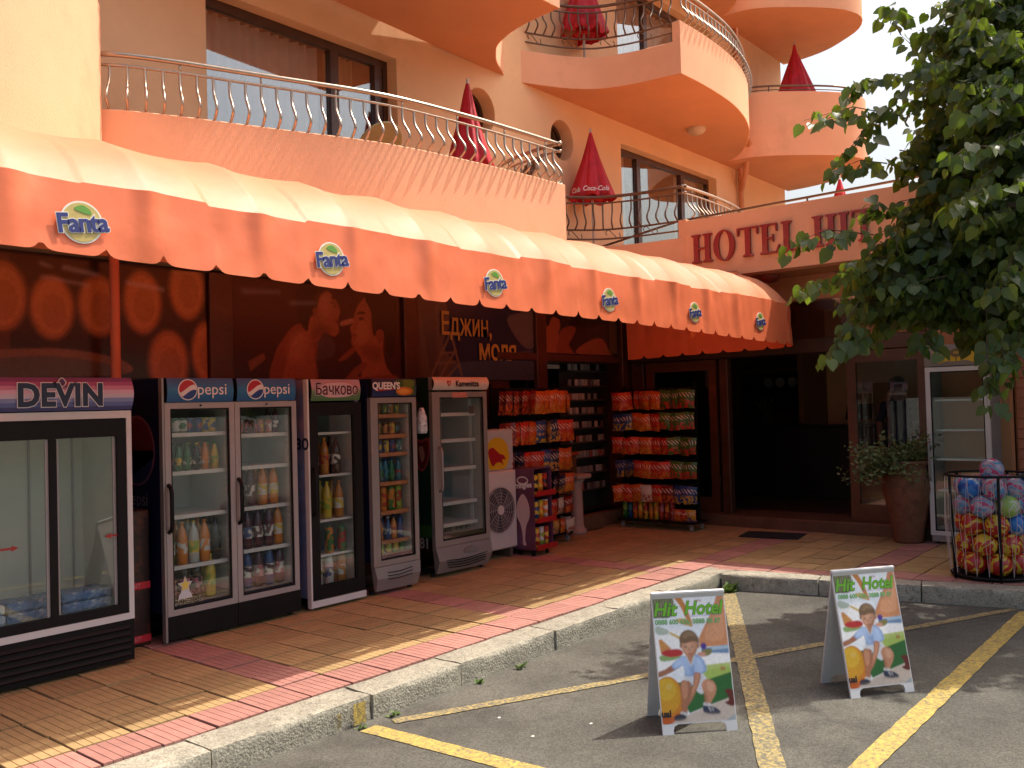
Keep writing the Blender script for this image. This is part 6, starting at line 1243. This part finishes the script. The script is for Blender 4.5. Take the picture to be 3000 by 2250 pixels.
def a_board(label, fl, ang, w=.43, Ht=.745, spread=.335):
    T = thing('folding_signboard', label, 'signboard', (fl[0], fl[1], .0), ang); tilt = math.atan2(spread/2, Ht); L_ = Ht/math.cos(tilt)
    M = Matrix.Rotation(-tilt, 4, 'X'); M2 = Matrix.Translation((0, spread, 0)) @ Matrix.Rotation(tilt, 4, 'X')
    ft = .065
    out = [(0, 0), (ft, 0), (ft-.002, .02), (ft+.005, .042), (ft+.028, .052), (w-ft-.028, .052), (w-ft-.005, .042), (w-ft+.002, .02), (w-ft, 0), (w, 0), (w, L_), (0, L_)]
    f = MB().prism(out, 0, .014, 'y'); f.xf(M); obj('front_panel', f, BWH, T)
    b = MB().prism(out, -.014, 0, 'y'); b.xf(M2); obj('back_panel', b, BGY, T)
    t = MB().bbox(-.003, spread/2-.012, Ht-.012, w+.003, spread/2+.012, Ht+.008, .004); obj('hinge_rail', t, BWH, T)
    s0 = .056; ph = L_-s0-.006; pw = w-.008
    P = obj('poster', PRINT, None, T); P.matrix_basis = M @ Matrix.Translation((.004, -.0010, s0)) @ Matrix.Diagonal((pw, 1, ph, 1))
    def lay(body, u, v, size, m, dy, **kw):
        me = text_mesh(body, size, .0003, **kw); me.transform(P.matrix_basis.inverted() @ M @ Matrix.Translation((.004+u*pw, dy*.3, s0+ph*(1-v))) @ Matrix.Rotation(.02, 4, 'Y') @ Matrix.Rotation(PI/2, 4, 'X')); obj('lettering', me, m, P)
    for m, dy, bd in ((GRD, -.0085, .0042), (GRN, -.0095, .0026)):
        lay('Hit', .155, .125, .105, m, dy, bold=bd, shear=.25); lay('Hotel', .69, .125, .105, m, dy, bold=bd, shear=.25, sx=.92)
    lay('0888 600 636, 0888 88 87', .47, .225, .037, GRP, -.0085, bold=.0012, sx=.98)
    for i in range(7):
        a = -1.2+i*.4; q = MB().add([(math.sin(a-.13)*.008, 0, math.cos(a-.13)*.008), (math.sin(a+.13)*.008, 0, math.cos(a+.13)*.008), (math.sin(a)*.026, 0, math.cos(a)*.02)], [[0, 1, 2]]); q.xf(P.matrix_basis.inverted() @ M @ Matrix.Translation((.004+.645*pw, -.0035, s0+ph*(1-.075)))); obj('sun_ray', q, SUNR, P)
    lay('ual', .06, .925, .05, TK, -.0088, bold=.002)
    return T
a_board('folding signboard with a child poster, standing in the sun on the bay', (4.385, 2.625), math.atan2(-.29, .305))
a_board('folding signboard with a child poster, standing inside the tree shade', (5.575, 2.005), math.atan2(-.28, .375), .445)

# ================================================================ person standing behind the glass door
PS = thing('person', 'person in a dark blue shirt standing behind the glass entrance door', 'person', (12.35, 3.70, .30), 2.2)
V = [((0, 0, .93), .14), ((0, .01, 1.12), .135), ((0, .0, 1.30), .155), ((0, -.005, 1.42), .11), ((0, .0, 1.49), .055), ((0, .03, 1.57), .075), ((0, .035, 1.66), .09), ((0, .025, 1.73), .06)]
Ed = [(i, i+1) for i in range(7)]
for s_ in (-1, 1):
    o_ = len(V); V += [((s_*.17, 0, 1.41), .062), ((s_*.23, -.02, 1.16), .046), ((s_*.24, .05, .93), .034), ((s_*.24, .08, .84), .03)]; Ed += [(3, o_), (o_, o_+1), (o_+1, o_+2), (o_+2, o_+3)]
    for k in range(4): f0 = len(V); V += [((s_*.24, .065+.017*k, .78), .0095), ((s_*(.24-.01), .07+.017*k, .735-.006*(k in (0, 3))), .008)]; Ed += [(o_+3, f0), (f0, f0+1)]
    f0 = len(V); V += [((s_*.225, .12, .82), .010), ((s_*.215, .135, .785), .009)]; Ed += [(o_+3, f0), (f0, f0+1)]
    h0 = len(V); V += [((s_*.09, 0, .87), .095), ((s_*.10, .02, .48), .062), ((s_*.105, -.01, .09), .042), ((s_*.11, .13, .035), .035)]; Ed += [(0, h0), (h0, h0+1), (h0+1, h0+2), (h0+2, h0+3)]
me = bpy.data.meshes.new('p'); me.from_pydata([v for v, r in V], Ed, []); po = bpy.data.objects.new('p', me); COL.objects.link(po); md = po.modifiers.new('s', 'SKIN'); md.use_smooth_shade = True
for i, (v, r) in enumerate(V): me.skin_vertices[0].data[i].radius = (r, r)
me.skin_vertices[0].data[0].use_root = True; sb = po.modifiers.new('u', 'SUBSURF'); sb.levels = 2; sb.render_levels = 2
me2 = bpy.data.meshes.new_from_object(po.evaluated_get(bpy.context.evaluated_depsgraph_get())); bpy.data.objects.remove(po)
for m in (mat('skin', (.35, .16, .10), .5, var=.05), mat('dark_shirt', (.03, .04, .075), .8, var=.2), mat('dark_trousers', (.015, .015, .02), .85, var=.2)): me2.materials.append(m)
for p in me2.polygons:
    c = p.center; ar_ = abs(c.x) > .19; p.material_index = 2 if (c.z < .95 and not ar_) else (0 if (c.z > 1.475 or (ar_ and c.z < 1.2)) else 1); p.use_smooth = True
o = bpy.data.objects.new('body', me2); link(o, PS)
hb_ = MB(); hb_.lathe([(.098, 1.63), (.102, 1.70), (.085, 1.755), (.04, 1.785), (.0, 1.79)], 16, (0, .012, 0), cap=False); obj('hair', hb_, mat('dark_hair', (.015, .01, .008), .6), PS, smooth=True)
obj('nose', MB().add([(-.012, .118, 1.62), (.012, .118, 1.62), (0, .142, 1.622), (0, .116, 1.66)], [[0, 1, 2], [0, 2, 3], [1, 3, 2]]), MATS['skin'], PS)
for s_ in (-1, 1): obj('eye', MB().lathe([(.0, .006), (.009, .003), (.009, -.003), (0, -.006)], 8, cap=False).xf(Matrix.Translation((s_*.033, .118, 1.655)) @ Matrix.Rotation(PI/2, 4, 'X')), MATS['dark_hair'], PS); obj('ear', MB().lathe([(.004, -.03), (.018, -.01), (.02, .015), (.004, .03)], 8, (s_*.096, .02, 1.64)), MATS['skin'], PS)

# ================================================================ tree
rnd = random.Random(11)
TR_ = thing('leafy_tree', 'leafy tree overhanging the bay in front of the entrance', 'tree', (9.75, .25, .135))
BARK = mat('tree_bark', (.075, .052, .036), .9, var=.3, scale=9, bump=.8, bscale=30)
def leaf_mat():
    m = bpy.data.materials.new('tree_leaf'); m.use_nodes = True; t = m.node_tree; b = t.nodes['Principled BSDF']; L = t.links.new
    gi = _n(t, 'ShaderNodeNewGeometry'); oi = _n(t, 'ShaderNodeObjectInfo'); ad = _n(t, 'ShaderNodeMath', operation='ADD'); L(gi.outputs['Random Per Island'], ad.inputs[0]); L(oi.outputs['Random'], ad.inputs[1]); fr = _n(t, 'ShaderNodeMath', operation='FRACT'); L(ad.outputs[0], fr.inputs[0])
    r = _n(t, 'ShaderNodeValToRGB'); r.color_ramp.elements[0].color = (.04, .075, .018, 1); r.color_ramp.elements[1].color = (.10, .15, .04, 1); L(fr.outputs[0], r.inputs[0]); L(r.outputs[0], b.inputs['Base Color']); b.inputs['Roughness'].default_value = .42
    tr = _n(t, 'ShaderNodeBsdfTranslucent'); mx2 = _n(t, 'ShaderNodeVectorMath', operation='MULTIPLY'); L(r.outputs[0], mx2.inputs[0]); mx2.inputs[1].default_value = (2.9, 2.7, .8); L(mx2.outputs[0], tr.inputs[0])
    ms = _n(t, 'ShaderNodeMixShader'); ms.inputs[0].default_value = .45; L(b.outputs[0], ms.inputs[1]); L(tr.outputs[0], ms.inputs[2]); L(ms.outputs[0], t.nodes['Material Output'].inputs[0]); return m
LEAF = leaf_mat()
def leaf_shape(l, w, fold, curl):   # heart-shaped blade along +x, folded about the midrib
    mid = [(0, 0), (.25, .0), (.6, 0), (1.06, 0)]; edge = [(-.10, .20), (.08, .46), (.42, .50), (.76, .27)]
    P = lambda x, y: Vector((x*l, y*w, abs(y)*w*fold-curl*l*x*x))
    vs = [P(0, 0), P(.35, 0), P(.7, 0), P(1.05, 0)]+[P(x, y) for x, y in edge]+[P(x, -y) for x, y in edge]
    fs = [[0, 1, 5, 4], [1, 2, 6, 5], [2, 3, 7, 6], [0, 8, 9, 1], [1, 9, 10, 2], [2, 10, 11, 3]]; return vs, fs
SHP = [leaf_shape(.098, .088, .2, .12), leaf_shape(.080, .070, .1, .22), leaf_shape(.112, .100, .28, .05)]
LM = []
for vs, fs in SHP:
    me = MB().add(vs, fs).mesh('leaf', False); me.materials.append(LEAF); me.polygons.foreach_set('use_smooth', [True]*6); LM.append(me)
leaves = []; twigs = MB()
def twig(p, tip, n, spread=.05, sc=1.0):
    p = Vector(p); tip = Vector(tip); d = (tip-p); l = d.length; side = d.cross(_Z); side = side.normalized() if side.length > 1e-3 else Vector((1, 0, 0))
    mid = (p+tip)/2+_Z*l*.10; twigs.tube([tuple(p), tuple(mid), tuple(tip)], [.006, .004, .0015], 4, cap=False)
    for i in range(n):
        t = (i+.6)/n; q = p*(1-t)**2+mid*2*t*(1-t)+tip*t*t; s_ = 1 if i % 2 else -1
        out = (side*s_*rnd.uniform(.5, 1.1)+d.normalized()*rnd.uniform(.2, .8)-_Z*rnd.uniform(.4, 1.5)).normalized()
        up = (_Z*rnd.uniform(.2, .9)+Vector((rnd.gauss(-.25, .6), rnd.gauss(-.15, .6), 0))).normalized()
        y = up.cross(out); y = y.normalized() if y.length > 1e-3 else side; z = out.cross(y)
        M = Matrix((out, y, z)).transposed().to_4x4(); M = Matrix.Translation(q+side*s_*.02+Vector((rnd.gauss(0, spread*.3), rnd.gauss(0, spread*.3), rnd.gauss(0, spread*.3)))) @ M @ Matrix.Scale(rnd.uniform(.75, 1.15)*sc, 4)
        leaves.append((M, rnd.randrange(3)))
    return
ELL = [((8.71, 1.8, 4.29), (.66, .62, .88), 120), ((8.53, 2.05, 2.95), (.75, .52, .46), 130), ((9.45, 1.24, 3.5), (1.0, .95, 1.0), 95), ((9.05, 1.51, 5.06), (.8, .75, .7), 70), ((10.17, .81, 4.5), (1.3, 1.2, 1.4), 95), ((8.04, 2.34, 2.78), (.50, .42, .40), 75), ((9.16, 1.49, 6.1), (1.1, 1.0, .7), 60), ((8.5, 1.63, 2.62), (.6, .45, .40), 80), ((8.5, 2.05, 3.62), (.5, .45, .5), 50), ((9.89, .95, 5.6), (1.2, 1.1, .8), 60), ((7.95, 1.55, 4.2), (.5, .4, .5), 26), ((8.6, 1.6, 4.9), (.6, .5, .6), 50), ((8.3, 1.1, 3.6), (.5, .4, .8), 40), ((8.1, 1.3, 2.5), (.45, .4, .35), 36), ((7.9, 1.5, 3.3), (.45, .35, .5), 26)]
TRK = Vector((9.75, .25, 0))
for c, r, n in ELL:
    c = Vector(c)
    for i in range(int(n*1.45)):
        while True:
            u = Vector((rnd.uniform(-1, 1), rnd.uniform(-1, 1), rnd.uniform(-1, 1)))
            if u.length < 1: break
        p = c+Vector((u.x*r[0], u.y*r[1], u.z*r[2])); o_ = (p-Vector((9.6, .6, 3.6))); o_.z *= .4; o_ = o_.normalized()
        d = (o_+Vector((rnd.gauss(0, .6), rnd.gauss(0, .6), rnd.gauss(-.25, .4)))).normalized(); l = rnd.uniform(.28, .5)
        twig(p-d*l*.6, p+d*l*.4, rnd.randint(9, 14))
SPR = [((7.88, 2.24, 4.17), (7.12, 2.77, 4.08)), ((7.91, 2.36, 4.23), (7.42, 2.58, 3.78)), ((8.2, 2.31, 4.97), (7.82, 2.36, 5.12)), ((7.53, 2.39, 3.15), (6.82, 2.86, 3.04)), ((7.6, 2.48, 2.86), (7.0, 2.82, 2.71)), ((7.56, 2.53, 2.63), (7.16, 2.64, 2.12)), ((7.63, 2.61, 2.5), (7.39, 2.51, 2.2)), ((7.68, 1.62, 2.29), (7.4, 1.58, 1.72)), ((7.74, 1.54, 2.24), (7.5, 1.46, 1.92)), ((7.99, 2.02, 2.39), (7.6, 2.1, 2.21)), ((8.13, 2.08, 4.71), (7.82, 2.08, 4.43)), ((7.81, 2.35, 3.78), (7.27, 2.61, 3.66)), ((7.39, 1.44, 3.65), (6.87, 1.69, 3.48)), ((7.46, 1.38, 3.34), (6.91, 1.65, 3.16)), ((7.73, 1.34, 4.03), (7.19, 1.6, 3.89)), ((8.02, 1.58, 4.71), (7.58, 1.73, 4.73)), ((7.88, 2.4, 4.49), (7.48, 2.49, 4.36)), ((8.2, 2.36, 3.37), (7.75, 2.51, 3.45)), ((8.61, 1.87, 3.18), (7.95, 2.28, 2.98)), ((7.73, 1.38, 2.95), (7.35, 1.45, 2.56))]
for a, b in SPR:
    a = Vector(a); b = Vector(b); twig(a, b, int(10+(b-a).length*11), .08, 1.08)
    sd = (b-a).cross(_Z).normalized()
    for k in (.35, .65): m_ = a.lerp(b, k); twig(m_, m_+(b-a)*.3+sd*rnd.choice((-1, 1))*.16-_Z*.08, 6)
    back = (a-b).normalized(); twig(a+back*.5, a, 9)
# limbs
limbs = MB()
trunk_top = Vector((9.6, .38, 2.35))
tr_m = MB(); tr_m.tube(catmull([(9.75, .25, .10), (9.74, .26, .5), (9.70, .30, 1.3), (9.62, .36, 2.1), (9.55, .45, 2.9)], 4), [.17, .155, .15, .145, .14, .138, .135, .132, .13, .128, .125, .122, .12, .115, .11, .105, .1], 12)
obj('trunk', tr_m, BARK, TR_, world=True, smooth=True)
for c, r, n in ELL:
    c = Vector(c); s0 = Vector((9.6, .40, rnd.uniform(2.0, 2.8))); m1 = s0.lerp(c, .5)+_Z*rnd.uniform(.1, .35); pts = catmull([tuple(s0), tuple(m1), tuple(c)], 5); k = len(pts)
    lm = MB(); lm.tube(pts, [.065-.04*i/(k-1) for i in range(k)], 7); obj('limb', lm, BARK, TR_, world=True, smooth=True)
obj('twigs', twigs, BARK, TR_, world=True, smooth=True)['kind'] = 'stuff'
vis = []
for i, (M, k) in enumerate(leaves):
    v = M.translation-EYE; d = v.dot(_F); px = 1500+F_PX*v.dot(_cr)/d; py = 1125-F_PX*v.dot(_cu)/d
    if 0 < px < 2990 and 10 < py < 2250: vis.append((d, i))
vis.sort(); top = set(i for _, i in vis[:300]); rest = MB()
for i, (M, k) in enumerate(leaves):
    if i in top: o = obj('leaf', LM[k], None, TR_); o.matrix_basis = Matrix.Translation(-TR_.location) @ M
    else:
        vs, fs = SHP[k]; rest.add([M @ v for v in vs], fs)
o = obj('crown', rest, LEAF, TR_, world=True, smooth=True, recalc=False); o['kind'] = 'stuff'
